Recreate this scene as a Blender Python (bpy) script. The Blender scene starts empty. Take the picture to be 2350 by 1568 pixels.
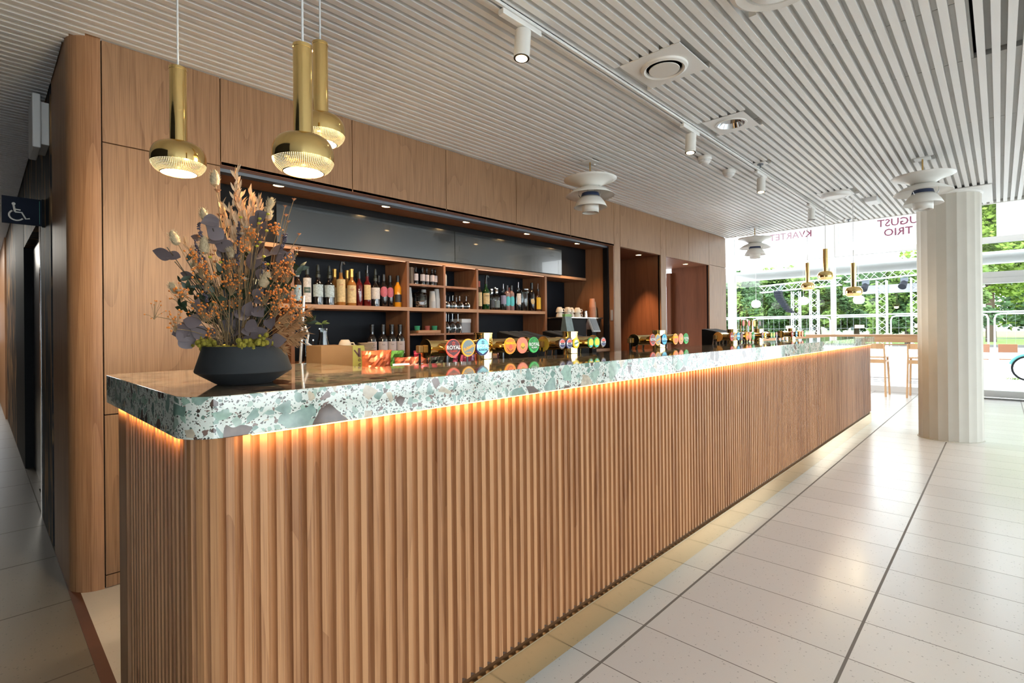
import bpy, bmesh, math, random
from mathutils import Vector, Matrix
random.seed(7)
S = bpy.context.scene
COL = S.collection
PI = math.pi

# ---------------------------------------------------------------- camera
cy_, sy_ = math.cos(0.762650), math.sin(0.762650)
cp, sp = math.cos(0.00177624), math.sin(0.00177624)
cr, sr = math.cos(0.00977142), math.sin(0.00977142)
F = Vector((cy_*cp, sy_*cp, sp)); R = Vector((sy_, -cy_, 0.0)); D = F.cross(R)
R2 = R*cr + D*sr; D2 = R*(-sr) + D*cr
cam_d = bpy.data.cameras.new('camera'); cam = bpy.data.objects.new('camera', cam_d); COL.objects.link(cam)
cam.matrix_world = Matrix(((R2.x, -D2.x, -F.x, 0), (R2.y, -D2.y, -F.y, 0), (R2.z, -D2.z, -F.z, 1.24), (0, 0, 0, 1)))
cam_d.sensor_fit = 'HORIZONTAL'; cam_d.sensor_width = 36.0
cam_d.lens = 36.0*1172.17/2350.0; cam_d.shift_y = -27.96/2350.0
cam_d.clip_start = 0.02; cam_d.clip_end = 500
S.camera = cam

# ---------------------------------------------------------------- world, exposure
S.view_settings.view_transform = 'Standard'; S.view_settings.look = 'None'
S.view_settings.gamma = 1.0; S.view_settings.use_curve_mapping = False
S.view_settings.exposure = 3.14
W = bpy.data.worlds.new('sky'); S.world = W; W.use_nodes = True
wn = W.node_tree.nodes; wl = W.node_tree.links
bg = wn['Background']; bg.inputs[1].default_value = 1.0
tc = wn.new('ShaderNodeTexCoord'); nz = wn.new('ShaderNodeTexNoise'); nz.inputs['Scale'].default_value = 2.0
rp = wn.new('ShaderNodeValToRGB'); rp.color_ramp.elements[0].color = (0.84, 0.95, 1.08, 1); rp.color_ramp.elements[1].color = (1.10, 1.12, 1.14, 1)
rp.color_ramp.elements[0].position = 0.35; rp.color_ramp.elements[1].position = 0.62
wl.new(tc.outputs['Generated'], nz.inputs['Vector']); wl.new(nz.outputs[0], rp.inputs[0]); wl.new(rp.outputs[0], bg.inputs[0])
S.cycles.use_denoising = True
try: S.cycles.denoiser = 'OPENIMAGEDENOISE'
except Exception: pass
S.cycles.max_bounces = 9; S.cycles.diffuse_bounces = 5; S.cycles.glossy_bounces = 5
S.cycles.transmission_bounces = 6; S.cycles.transparent_max_bounces = 16
S.cycles.sample_clamp_indirect = 8.0; S.cycles.caustics_reflective = False; S.cycles.caustics_refractive = False

def lamp(name, kind, loc, rot=(0, 0, 0), power=10, color=(1, 1, 1), **k):
    d = bpy.data.lights.new(name, kind); d.energy = power; d.color = color
    for a, b in k.items(): setattr(d, a, b)
    o = bpy.data.objects.new(name, d); o.location = loc; o.rotation_euler = rot; COL.objects.link(o); return o
# sky portals in the glazed facades (light comes only from the sky outside)
def portal(loc, rot, sx, sy):
    p = lamp('sky_portal', 'AREA', loc, rot, 1, shape='RECTANGLE', size=sx, size_y=sy); p.data.cycles.is_portal = True
for i in range(4): portal((-1.8+i*3.6, -6.02, 1.6), (PI/2, 0, 0), 3.3, 3.0)
portal((11.99, 0.5, 2.1), (0, PI/2, 0), 4.2, 13.0)
# warm led strip under the worktop
LED = (1.0, 0.56, 0.23)
lamp('led_strip_light', 'AREA', (4.2, 1.194, 1.012), (1.15, 0, 0), 0.66, LED, shape='RECTANGLE', size=7.6, size_y=0.008, spread=2.3)
lamp('led_strip_light', 'AREA', (0.298, 1.70, 1.012), (0, -1.15, 0), 0.12, LED, shape='RECTANGLE', size=0.008, size_y=0.74, spread=1.9)

# ---------------------------------------------------------------- materials
MATS = {}
def new_mat(name):
    m = bpy.data.materials.new(name); m.use_nodes = True; MATS[name] = m
    return m, m.node_tree.nodes, m.node_tree.links, m.node_tree.nodes['Principled BSDF']
def plain(name, col, rough=0.5, metal=0.0, emit=None, es=0.0, spec=None, alpha=None, trans=None, coat=None, noise=0.0, nscale=30, bump=0.0):
    if name in MATS: return MATS[name]
    m, n, l, b = new_mat(name)
    b.inputs['Base Color'].default_value = (*col, 1); b.inputs['Roughness'].default_value = rough; b.inputs['Metallic'].default_value = metal
    if emit: b.inputs['Emission Color'].default_value = (*emit, 1); b.inputs['Emission Strength'].default_value = es
    if spec is not None: b.inputs['Specular IOR Level'].default_value = spec
    if trans is not None: b.inputs['Transmission Weight'].default_value = trans
    if coat is not None: b.inputs['Coat Weight'].default_value = coat
    t = n.new('ShaderNodeTexNoise'); t.inputs['Scale'].default_value = nscale; t.inputs['Detail'].default_value = 4
    g = n.new('ShaderNodeTexCoord'); l.new(g.outputs['Object'], t.inputs['Vector'])
    if noise > 0:
        mx = n.new('ShaderNodeMix'); mx.data_type = 'RGBA'
        mx.inputs[6].default_value = tuple(c*(1-noise) for c in col)+(1,); mx.inputs[7].default_value = tuple(min(1, c*(1+noise)) for c in col)+(1,)
        l.new(t.outputs[0], mx.inputs[0]); l.new(mx.outputs[2], b.inputs['Base Color'])
    if bump > 0:
        bp = n.new('ShaderNodeBump'); bp.inputs['Strength'].default_value = bump; bp.inputs['Distance'].default_value = 0.002
        l.new(t.outputs[0], bp.inputs['Height']); l.new(bp.outputs[0], b.inputs['Normal'])
    return m
def mth(n, l, op, a, b=None, c=None):
    x = n.new('ShaderNodeMath'); x.operation = op
    for i, v in enumerate((a, b, c)):
        if v is None: continue
        if isinstance(v, (int, float)): x.inputs[i].default_value = v
        else: l.new(v, x.inputs[i])
    return x.outputs[0]
def wood(name, c1, c2, axis=2, snap=None, origin=0.0, gscale=1.0, rough=0.45, var=0.18, snapaxis=0, rings=9.0, long=0.26, ringamp=0.5):
    """oak: grain along axis; snap = board pitch along snapaxis giving each board its own figure and tone"""
    m, n, l, b = new_mat(name)
    g = n.new('ShaderNodeTexCoord'); sx = n.new('ShaderNodeSeparateXYZ'); l.new(g.outputs['Object'], sx.inputs[0])
    v = [sx.outputs[0], sx.outputs[1], sx.outputs[2]]
    if snap:
        cell = mth(n, l, 'FLOOR', mth(n, l, 'DIVIDE', mth(n, l, 'SUBTRACT', v[snapaxis], origin), snap))
        if snapaxis == 0 and snap < 0.1:   # battens on both faces of the corner
            cell = mth(n, l, 'ADD', cell, mth(n, l, 'MULTIPLY', mth(n, l, 'FLOOR', mth(n, l, 'DIVIDE', v[1], snap)), 0.37))
    else: cell = mth(n, l, 'MULTIPLY', v[0], 0.0)
    wnz = n.new('ShaderNodeTexWhiteNoise'); wnz.noise_dimensions = '1D'; l.new(cell, wnz.inputs['W'])
    off = mth(n, l, 'MULTIPLY', wnz.outputs[0], 37.0)
    sc = [3.6*gscale]*3; sc[axis] = long*gscale
    cb = n.new('ShaderNodeCombineXYZ')
    for i in range(3): l.new(mth(n, l, 'ADD', mth(n, l, 'MULTIPLY', v[i], sc[i]), off), cb.inputs[i])
    t = n.new('ShaderNodeTexNoise'); t.inputs['Scale'].default_value = 1.0; t.inputs['Detail'].default_value = 0.6; t.inputs['Roughness'].default_value = 0.4
    l.new(cb.outputs[0], t.inputs['Vector'])
    ring = mth(n, l, 'FRACT', mth(n, l, 'MULTIPLY', t.outputs[0], rings))
    ring = mth(n, l, 'POWER', ring, 4.0)
    cb2 = n.new('ShaderNodeCombineXYZ'); sc2 = [210.0*gscale]*3; sc2[axis] = 4.0
    for i in range(3): l.new(mth(n, l, 'ADD', mth(n, l, 'MULTIPLY', v[i], sc2[i]), off), cb2.inputs[i])
    t2 = n.new('ShaderNodeTexNoise'); t2.inputs['Scale'].default_value = 1.0; t2.inputs['Detail'].default_value = 3
    l.new(cb2.outputs[0], t2.inputs['Vector'])
    f = mth(n, l, 'ADD', mth(n, l, 'MULTIPLY', ring, ringamp), mth(n, l, 'MULTIPLY', mth(n, l, 'SUBTRACT', t2.outputs[0], 0.40), 2.1))
    f = mth(n, l, 'ADD', f, mth(n, l, 'MULTIPLY', mth(n, l, 'SUBTRACT', wnz.outputs[0], 0.5), var*3))
    mx = n.new('ShaderNodeMix'); mx.data_type = 'RGBA'; mx.clamp_factor = True
    mx.inputs[6].default_value = (*c1, 1); mx.inputs[7].default_value = (*c2, 1)
    l.new(f, mx.inputs[0]); l.new(mx.outputs[2], b.inputs['Base Color'])
    b.inputs['Roughness'].default_value = rough; b.inputs['Specular IOR Level'].default_value = 0.35
    return m
OAK1, OAK2 = (0.42, 0.222, 0.112), (0.25, 0.118, 0.054)
M_slat = wood('oak_battens', (0.48, 0.24, 0.108), (0.27, 0.115, 0.047), snap=0.036, origin=0.315, gscale=1.4, var=0.24, rings=6)
M_wall = wood('oak_panels', (0.345, 0.196, 0.105), (0.165, 0.085, 0.042), snap=0.27, origin=0.142, gscale=1.35, var=0.03, rings=11, long=0.40, ringamp=0.30)
M_oak = wood('oak_plain', OAK1, OAK2, gscale=1.2, rings=7)
M_oakx = wood('oak_lengthwise', (0.46, 0.26, 0.145), (0.27, 0.14, 0.07), axis=0, gscale=1.2, rings=6)
M_oaky = wood('oak_crosswise', (0.52, 0.32, 0.18), (0.36, 0.20, 0.10), axis=1, gscale=1.2, rings=6)
M_shelf = wood('oak_shelving', (0.30, 0.148, 0.078), (0.18, 0.082, 0.042), gscale=1.5, rings=6)
M_navyw = plain('light_block_dark', (0.02, 0.022, 0.028), 0.8, spec=0.1)  # for the added wall that keeps light out of the corridor
M_dwood = wood('dark_stained_oak', (0.20, 0.075, 0.035), (0.12, 0.043, 0.02), gscale=1.3, rings=6)
M_stool = wood('pale_oak', (0.66, 0.40, 0.21), (0.5, 0.28, 0.14), gscale=2.0, rings=5)
M_brass = plain('polished_brass', (0.94, 0.70, 0.30), 0.08, 1.0, bump=0.02, nscale=60)
M_brassd = plain('tap_brass', (0.62, 0.40, 0.15), 0.12, 1.0)
M_white = plain('white_paint', (0.80, 0.79, 0.76), 0.4, noise=0.03)
M_slatw = plain('ceiling_white', (0.84, 0.84, 0.825), 0.45, noise=0.04, nscale=3)
M_board = plain('ceiling_board_grey', (0.66, 0.66, 0.64), 0.7, noise=0.04)
M_lampw = plain('lamp_white', (0.78, 0.77, 0.73), 0.35)
M_lampu = plain('lamp_blue_ring', (0.03, 0.05, 0.12), 0.4)
M_black = plain('matt_black', (0.006, 0.006, 0.007), 0.6, spec=0.15, noise=0.2)
M_blackg = plain('black_glass', (0.016, 0.020, 0.022), 0.18, spec=1.0, coat=0.8, noise=0.2)
M_navy = plain('navy_back_panel', (0.004, 0.006, 0.010), 0.6, spec=0.25, noise=0.25, nscale=6)
M_rail = plain('grey_metal_rail', (0.16, 0.18, 0.21), 0.35, 0.6, noise=0.05)
M_steel = plain('brushed_steel', (0.45, 0.44, 0.43), 0.25, 1.0, noise=0.08, nscale=80)
M_steeld = plain('dark_steel', (0.16, 0.155, 0.15), 0.3, 0.9, noise=0.1)
M_chrome = plain('chrome', (0.75, 0.76, 0.78), 0.08, 1.0)
M_plas = plain('white_plastic', (0.75, 0.75, 0.74), 0.35, noise=0.02)
M_grey = plain('grey_plastic', (0.35, 0.35, 0.36), 0.4, noise=0.04)
M_ceram = plain('cream_porcelain', (0.78, 0.70, 0.58), 0.2, coat=0.4, noise=0.03)
M_vase = plain('charcoal_concrete', (0.017, 0.019, 0.021), 0.75, noise=0.5, nscale=14, bump=0.25)
M_warm = plain('warm_diffuser', (1, 0.9, 0.7), 0.5, emit=(1.0, 0.80, 0.48), es=6.0)
M_spotl = plain('warm_spot_bulb', (1, 0.9, 0.7), 0.5, emit=(1.0, 0.66, 0.30), es=3.0)
M_ledm = plain('warm_led', (1, 0.7, 0.4), 0.5, emit=(1.0, 0.52, 0.17), es=0.35)
M_ledp = plain('dim_shelf_led', (0.5, 0.3, 0.2), 0.5, emit=(1.0, 0.42, 0.25), es=0.14)
M_globe = plain('opal_glass', (0.9, 0.9, 0.88), 0.25, emit=(1.0, 0.96, 0.9), es=0.25)
M_frame = plain('white_window_frame', (0.78, 0.78, 0.76), 0.35, noise=0.02)
M_alu = plain('pale_aluminium', (0.62, 0.63, 0.62), 0.3, 0.4, noise=0.03)
M_conc = plain('cream_column_plaster', (0.56, 0.53, 0.46), 0.65, noise=0.05, nscale=8, bump=0.15)
M_pave = plain('pale_paving', (0.55, 0.54, 0.53), 0.7, noise=0.06, nscale=1)
M_grass = plain('lawn_green', (0.17, 0.27, 0.05), 0.9, noise=0.25, nscale=0.6)
M_bark = plain('tree_bark', (0.10, 0.065, 0.045), 0.9, noise=0.3, nscale=9, bump=0.5)
def cloth(name, col):
    m, n, l, b = new_mat(name); n.remove(b)
    d = n.new('ShaderNodeBsdfDiffuse'); t = n.new('ShaderNodeBsdfTranslucent'); d.inputs[0].default_value = (*col, 1); t.inputs[0].default_value = (*col, 1)
    x = n.new('ShaderNodeMixShader'); x.inputs[0].default_value = 0.88; l.new(d.outputs[0], x.inputs[1]); l.new(t.outputs[0], x.inputs[2]); l.new(x.outputs[0], n['Material Output'].inputs[0]); return m
M_cloth = cloth('white_banner_cloth', (0.90, 0.90, 0.90))
M_pink = cloth('pink_print', (0.42, 0.21, 0.27))
M_card = plain('cardboard', (0.24, 0.135, 0.06), 0.8, noise=0.12, nscale=12)
M_olive = plain('olive_print', (0.36, 0.34, 0.085), 0.6, noise=0.04)
M_plum = plain('plum_print', (0.10, 0.045, 0.05), 0.6)
M_red = plain('red_print', (0.45, 0.04, 0.03), 0.5)
M_floord = plain('dark_threshold', (0.10, 0.035, 0.016), 0.5, noise=0.2, nscale=10)
def glass_pane(name, tint=(0.96, 0.985, 0.98), refl=0.9):
    m, n, l, b = new_mat(name); n.remove(b)
    tr = n.new('ShaderNodeBsdfTransparent'); tr.inputs[0].default_value = (*tint, 1)
    gl = n.new('ShaderNodeBsdfGlossy'); gl.inputs['Roughness'].default_value = 0.0
    fr = n.new('ShaderNodeFresnel'); fr.inputs[0].default_value = 1.45
    mx = n.new('ShaderNodeMixShader'); l.new(mth(n, l, 'MULTIPLY', fr.outputs[0], refl), mx.inputs[0])
    l.new(tr.outputs[0], mx.inputs[1]); l.new(gl.outputs[0], mx.inputs[2]); l.new(mx.outputs[0], n['Material Output'].inputs[0])
    return m
M_glass = glass_pane('window_glass')
M_glasst = glass_pane('tinted_window_glass', (0.80, 0.82, 0.82))
M_clear = glass_pane('clear_glassware', (0.80, 0.84, 0.84), 2.2)
def bottle_glass(name, col):
    return plain(name, col, 0.06, 0.0, coat=0.6)

def stone(name='terrazzo_breccia', tint=None):
    m, n, l, b = new_mat(name)
    g = n.new('ShaderNodeTexCoord')
    nz = n.new('ShaderNodeTexNoise'); nz.inputs['Scale'].default_value = 9; nz.inputs['Detail'].default_value = 2
    l.new(g.outputs['Object'], nz.inputs['Vector'])
    va = n.new('ShaderNodeVectorMath'); va.operation = 'MULTIPLY_ADD'
    va.inputs[1].default_value = (0.055, 0.055, 0.055); l.new(nz.outputs['Color'], va.inputs[0]); l.new(g.outputs['Object'], va.inputs[2])
    base = (0.66, 0.69, 0.62, 1)
    prev = None
    pal = [(0.0, (0.26, 0.36, 0.31)), (0.10, (0.30, 0.43, 0.34)), (0.30, (0.17, 0.27, 0.22)), (0.44, (0.36, 0.46, 0.38)), (0.56, (0.10, 0.06, 0.045)), (0.68, (0.17, 0.105, 0.085)), (0.78, (0.24, 0.34, 0.29)), (0.9, (0.50, 0.42, 0.31))]
    def layer(scale, thr, edge, prev, dark=False):
        v1 = n.new('ShaderNodeTexVoronoi'); v1.inputs['Scale'].default_value = scale; v1.inputs['Randomness'].default_value = 1.0
        v2 = n.new('ShaderNodeTexVoronoi'); v2.feature = 'DISTANCE_TO_EDGE'; v2.inputs['Scale'].default_value = scale; v2.inputs['Randomness'].default_value = 1.0
        l.new(va.outputs[0], v1.inputs['Vector']); l.new(va.outputs[0], v2.inputs['Vector'])
        s = n.new('ShaderNodeSeparateColor'); l.new(v1.outputs['Color'], s.inputs[0])
        on = mth(n, l, 'LESS_THAN', s.outputs[0], thr)
        # edge width differs per chip so chips differ in size
        ew = mth(n, l, 'MULTIPLY_ADD', s.outputs[1], edge*1.6, edge*0.35)
        ins = mth(n, l, 'GREATER_THAN', v2.outputs['Distance'], ew)
        fac = mth(n, l, 'MULTIPLY', on, ins)
        cr_ = n.new('ShaderNodeValToRGB'); cr_.color_ramp.interpolation = 'CONSTANT'
        e = cr_.color_ramp.elements
        pl = pal if not dark else [(0.0, (0.055, 0.04, 0.032)), (0.5, (0.13, 0.19, 0.155)), (0.8, (0.20, 0.13, 0.10))]
        for i, (p_, c_) in enumerate(pl):
            el = e[i] if i < 2 else e.new(p_)
            el.position = p_; el.color = (*c_, 1)
        l.new(s.outputs[2], cr_.inputs[0])
        mot = n.new('ShaderNodeTexNoise'); mot.inputs['Scale'].default_value = 45; mot.inputs['Detail'].default_value = 5; l.new(g.outputs['Object'], mot.inputs['Vector'])
        mm = n.new('ShaderNodeMix'); mm.data_type = 'RGBA'; mm.blend_type = 'MULTIPLY'; mm.inputs[0].default_value = 0.7
        mr = n.new('ShaderNodeMapRange'); mr.inputs[1].default_value = 0.3; mr.inputs[2].default_value = 0.7; mr.inputs[3].default_value = 0.65; mr.inputs[4].default_value = 1.35
        l.new(mot.outputs[0], mr.inputs[0])
        cc = n.new('ShaderNodeCombineColor'); [l.new(mr.outputs[0], cc.inputs[k]) for k in range(3)]
        l.new(cr_.outputs[0], mm.inputs[6]); l.new(cc.outputs[0], mm.inputs[7])
        mx = n.new('ShaderNodeMix'); mx.data_type = 'RGBA'
        l.new(fac, mx.inputs[0]); l.new(mm.outputs[2], mx.inputs[7])
        if prev is None: mx.inputs[6].default_value = base
        else: l.new(prev, mx.inputs[6])
        return mx.outputs[2]
    c = layer(260, 0.22, 0.10, None, True)
    c = layer(130, 0.22, 0.12, c, True)
    c = layer(75, 0.30, 0.12, c)
    c = layer(32, 0.36, 0.11, c)
    c = layer(15, 0.48, 0.10, c)
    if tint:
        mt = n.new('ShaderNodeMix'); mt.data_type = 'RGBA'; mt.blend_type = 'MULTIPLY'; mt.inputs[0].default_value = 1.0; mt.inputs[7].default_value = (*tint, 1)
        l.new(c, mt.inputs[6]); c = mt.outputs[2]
    l.new(c, b.inputs['Base Color'])
    b.inputs['Roughness'].default_value = 0.06; b.inputs['IOR'].default_value = 1.7; b.inputs['Coat Weight'].default_value = 0.4; b.inputs['Coat Roughness'].default_value = 0.05
    return m
M_stone = stone(); M_stonet = stone('terrazzo_breccia_reflection_top', (0.50, 0.36, 0.30))  # second copy darkened and browned to imitate oak reflected in the top

def tiles(name, col, grout, ox, px, wx, oy, py, wy, rough, speck=0.5, warm=0.0):
    m, n, l, b = new_mat(name)
    g = n.new('ShaderNodeTexCoord'); s = n.new('ShaderNodeSeparateXYZ'); l.new(g.outputs['Object'], s.inputs[0])
    def line(v, o, p_, w):
        f = mth(n, l, 'FRACT', mth(n, l, 'ADD', mth(n, l, 'DIVIDE', mth(n, l, 'SUBTRACT', v, o), p_), 100.5))
        return mth(n, l, 'LESS_THAN', mth(n, l, 'ABSOLUTE', mth(n, l, 'SUBTRACT', f, 0.5)), w/p_/2)
    gr = mth(n, l, 'MAXIMUM', line(s.outputs[0], ox, px, wx), line(s.outputs[1], oy, py, wy))
    v = n.new('ShaderNodeTexVoronoi'); v.inputs['Scale'].default_value = 95; l.new(g.outputs['Object'], v.inputs['Vector'])
    sc = n.new('ShaderNodeSeparateColor'); l.new(v.outputs['Color'], sc.inputs[0])
    sk = mth(n, l, 'MULTIPLY', mth(n, l, 'LESS_THAN', v.outputs['Distance'], mth(n, l, 'MULTIPLY', sc.outputs[1], 0.33)), mth(n, l, 'LESS_THAN', sc.outputs[0], 0.30))
    nz = n.new('ShaderNodeTexNoise'); nz.inputs['Scale'].default_value = 2.3; nz.inputs['Detail'].default_value = 5; l.new(g.outputs['Object'], nz.inputs['Vector'])
    # tile to tile tone
    cbn = n.new('ShaderNodeCombineXYZ')
    l.new(mth(n, l, 'FLOOR', mth(n, l, 'DIVIDE', mth(n, l, 'SUBTRACT', s.outputs[0], ox), px)), cbn.inputs[0]); l.new(mth(n, l, 'FLOOR', mth(n, l, 'DIVIDE', mth(n, l, 'SUBTRACT', s.outputs[1], oy), py)), cbn.inputs[1])
    wnz = n.new('ShaderNodeTexWhiteNoise'); l.new(cbn.outputs[0], wnz.inputs['Vector'])
    tone = mth(n, l, 'ADD', mth(n, l, 'MULTIPLY', nz.outputs[0], 0.3), mth(n, l, 'MULTIPLY', wnz.outputs[0], 0.5))
    a = n.new('ShaderNodeMix'); a.data_type = 'RGBA'; a.inputs[6].default_value = tuple(c*0.90 for c in col)+(1,); a.inputs[7].default_value = tuple(c*1.06 for c in col)+(1,); l.new(tone, a.inputs[0])
    k = n.new('ShaderNodeMix'); k.data_type = 'RGBA'; k.inputs[7].default_value = tuple(c*0.35 for c in col)+(1,); l.new(mth(n, l, 'MULTIPLY', sk, speck), k.inputs[0]); l.new(a.outputs[2], k.inputs[6])
    q = n.new('ShaderNodeMix'); q.data_type = 'RGBA'; q.inputs[7].default_value = (*grout, 1); l.new(gr, q.inputs[0]); l.new(k.outputs[2], q.inputs[6])
    l.new(q.outputs[2], b.inputs['Base Color']); b.inputs['Specular IOR Level'].default_value = 0.38
    rr = mth(n, l, 'ADD', mth(n, l, 'MULTIPLY', gr, 0.5), mth(n, l, 'MULTIPLY_ADD', nz.outputs[0], 0.03, rough)); l.new(rr, b.inputs['Roughness'])
    bp = n.new('ShaderNodeBump'); bp.inputs['Distance'].default_value = 0.002; bp.inputs['Strength'].default_value = 0.5; bp.invert = True
    l.new(gr, bp.inputs['Height']); l.new(bp.outputs[0], b.inputs['Normal'])
    return m
M_floor = tiles('terrazzo_floor_tiles', (0.83, 0.81, 0.78), (0.22, 0.20, 0.18), 1.92, 0.3225, 0.0045, 1.085, 0.66, 0.011, 0.22)
M_cfloor = tiles('corridor_stone_tiles', (0.16, 0.138, 0.11), (0.10, 0.085, 0.07), -0.40, 0.70, 0.006, 2.47, 0.68, 0.008, 0.30, speck=0.8)
M_bfloor = tiles('bar_floor_vinyl', (0.60, 0.56, 0.52), (0.5, 0.47, 0.44), 0.0, 1.2, 0.002, 0.4, 1.2, 0.002, 0.4, speck=0.2)

def marble_dark():
    m, n, l, b = new_mat('dark_painted_tiles')
    g = n.new('ShaderNodeTexCoord'); mp = n.new('ShaderNodeMapping'); mp.inputs['Scale'].default_value = (1, 3.0, 0.55); l.new(g.outputs['Object'], mp.inputs[0])
    t = n.new('ShaderNodeTexNoise'); t.inputs['Scale'].default_value = 3.4; t.inputs['Detail'].default_value = 3; l.new(mp.outputs[0], t.inputs['Vector'])
    r = n.new('ShaderNodeValToRGB'); e = r.color_ramp.elements
    e[0].position = 0.42; e[0].color = (0.010, 0.012, 0.018, 1); e[1].position = 0.60; e[1].color = (0.40, 0.22, 0.09, 1)
    x = e.new(0.52); x.color = (0.035, 0.03, 0.03, 1); l.new(t.outputs[0], r.inputs[0])
    l.new(r.outputs[0], b.inputs['Base Color']); b.inputs['Roughness'].default_value = 0.55; b.inputs['Specular IOR Level'].default_value = 0.12
    return m
M_dtile = marble_dark()
def perforated():
    m, n, l, b = new_mat('perforated_brass')
    g = n.new('ShaderNodeTexCoord'); s = n.new('ShaderNodeSeparateXYZ'); l.new(g.outputs['Object'], s.inputs[0])
    an = mth(n, l, 'ARCTAN2', s.outputs[1], s.outputs[0])
    a = mth(n, l, 'SINE', mth(n, l, 'MULTIPLY', an, 92.0))
    rr = mth(n, l, 'SQRT', mth(n, l, 'ADD', mth(n, l, 'MULTIPLY', s.outputs[0], s.outputs[0]), mth(n, l, 'MULTIPLY', s.outputs[1], s.outputs[1])))
    h = mth(n, l, 'SINE', mth(n, l, 'MULTIPLY', mth(n, l, 'ADD', s.outputs[2], rr), 1250.0))
    f = mth(n, l, 'GREATER_THAN', mth(n, l, 'MULTIPLY', mth(n, l, 'ADD', a, 1), mth(n, l, 'ADD', h, 1)), 1.7)
    b.inputs['Base Color'].default_value = (0.80, 0.56, 0.20, 1); b.inputs['Metallic'].default_value = 1; b.inputs['Roughness'].default_value = 0.2
    em = n.new('ShaderNodeEmission'); em.inputs[0].default_value = (1.0, 0.72, 0.34, 1); em.inputs[1].default_value = 0.42
    mx = n.new('ShaderNodeMixShader'); l.new(f, mx.inputs[0]); l.new(b.outputs[0], mx.inputs[1]); l.new(em.outputs[0], mx.inputs[2]); l.new(mx.outputs[0], n['Material Output'].inputs[0])
    return m
M_perf = perforated()

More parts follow.
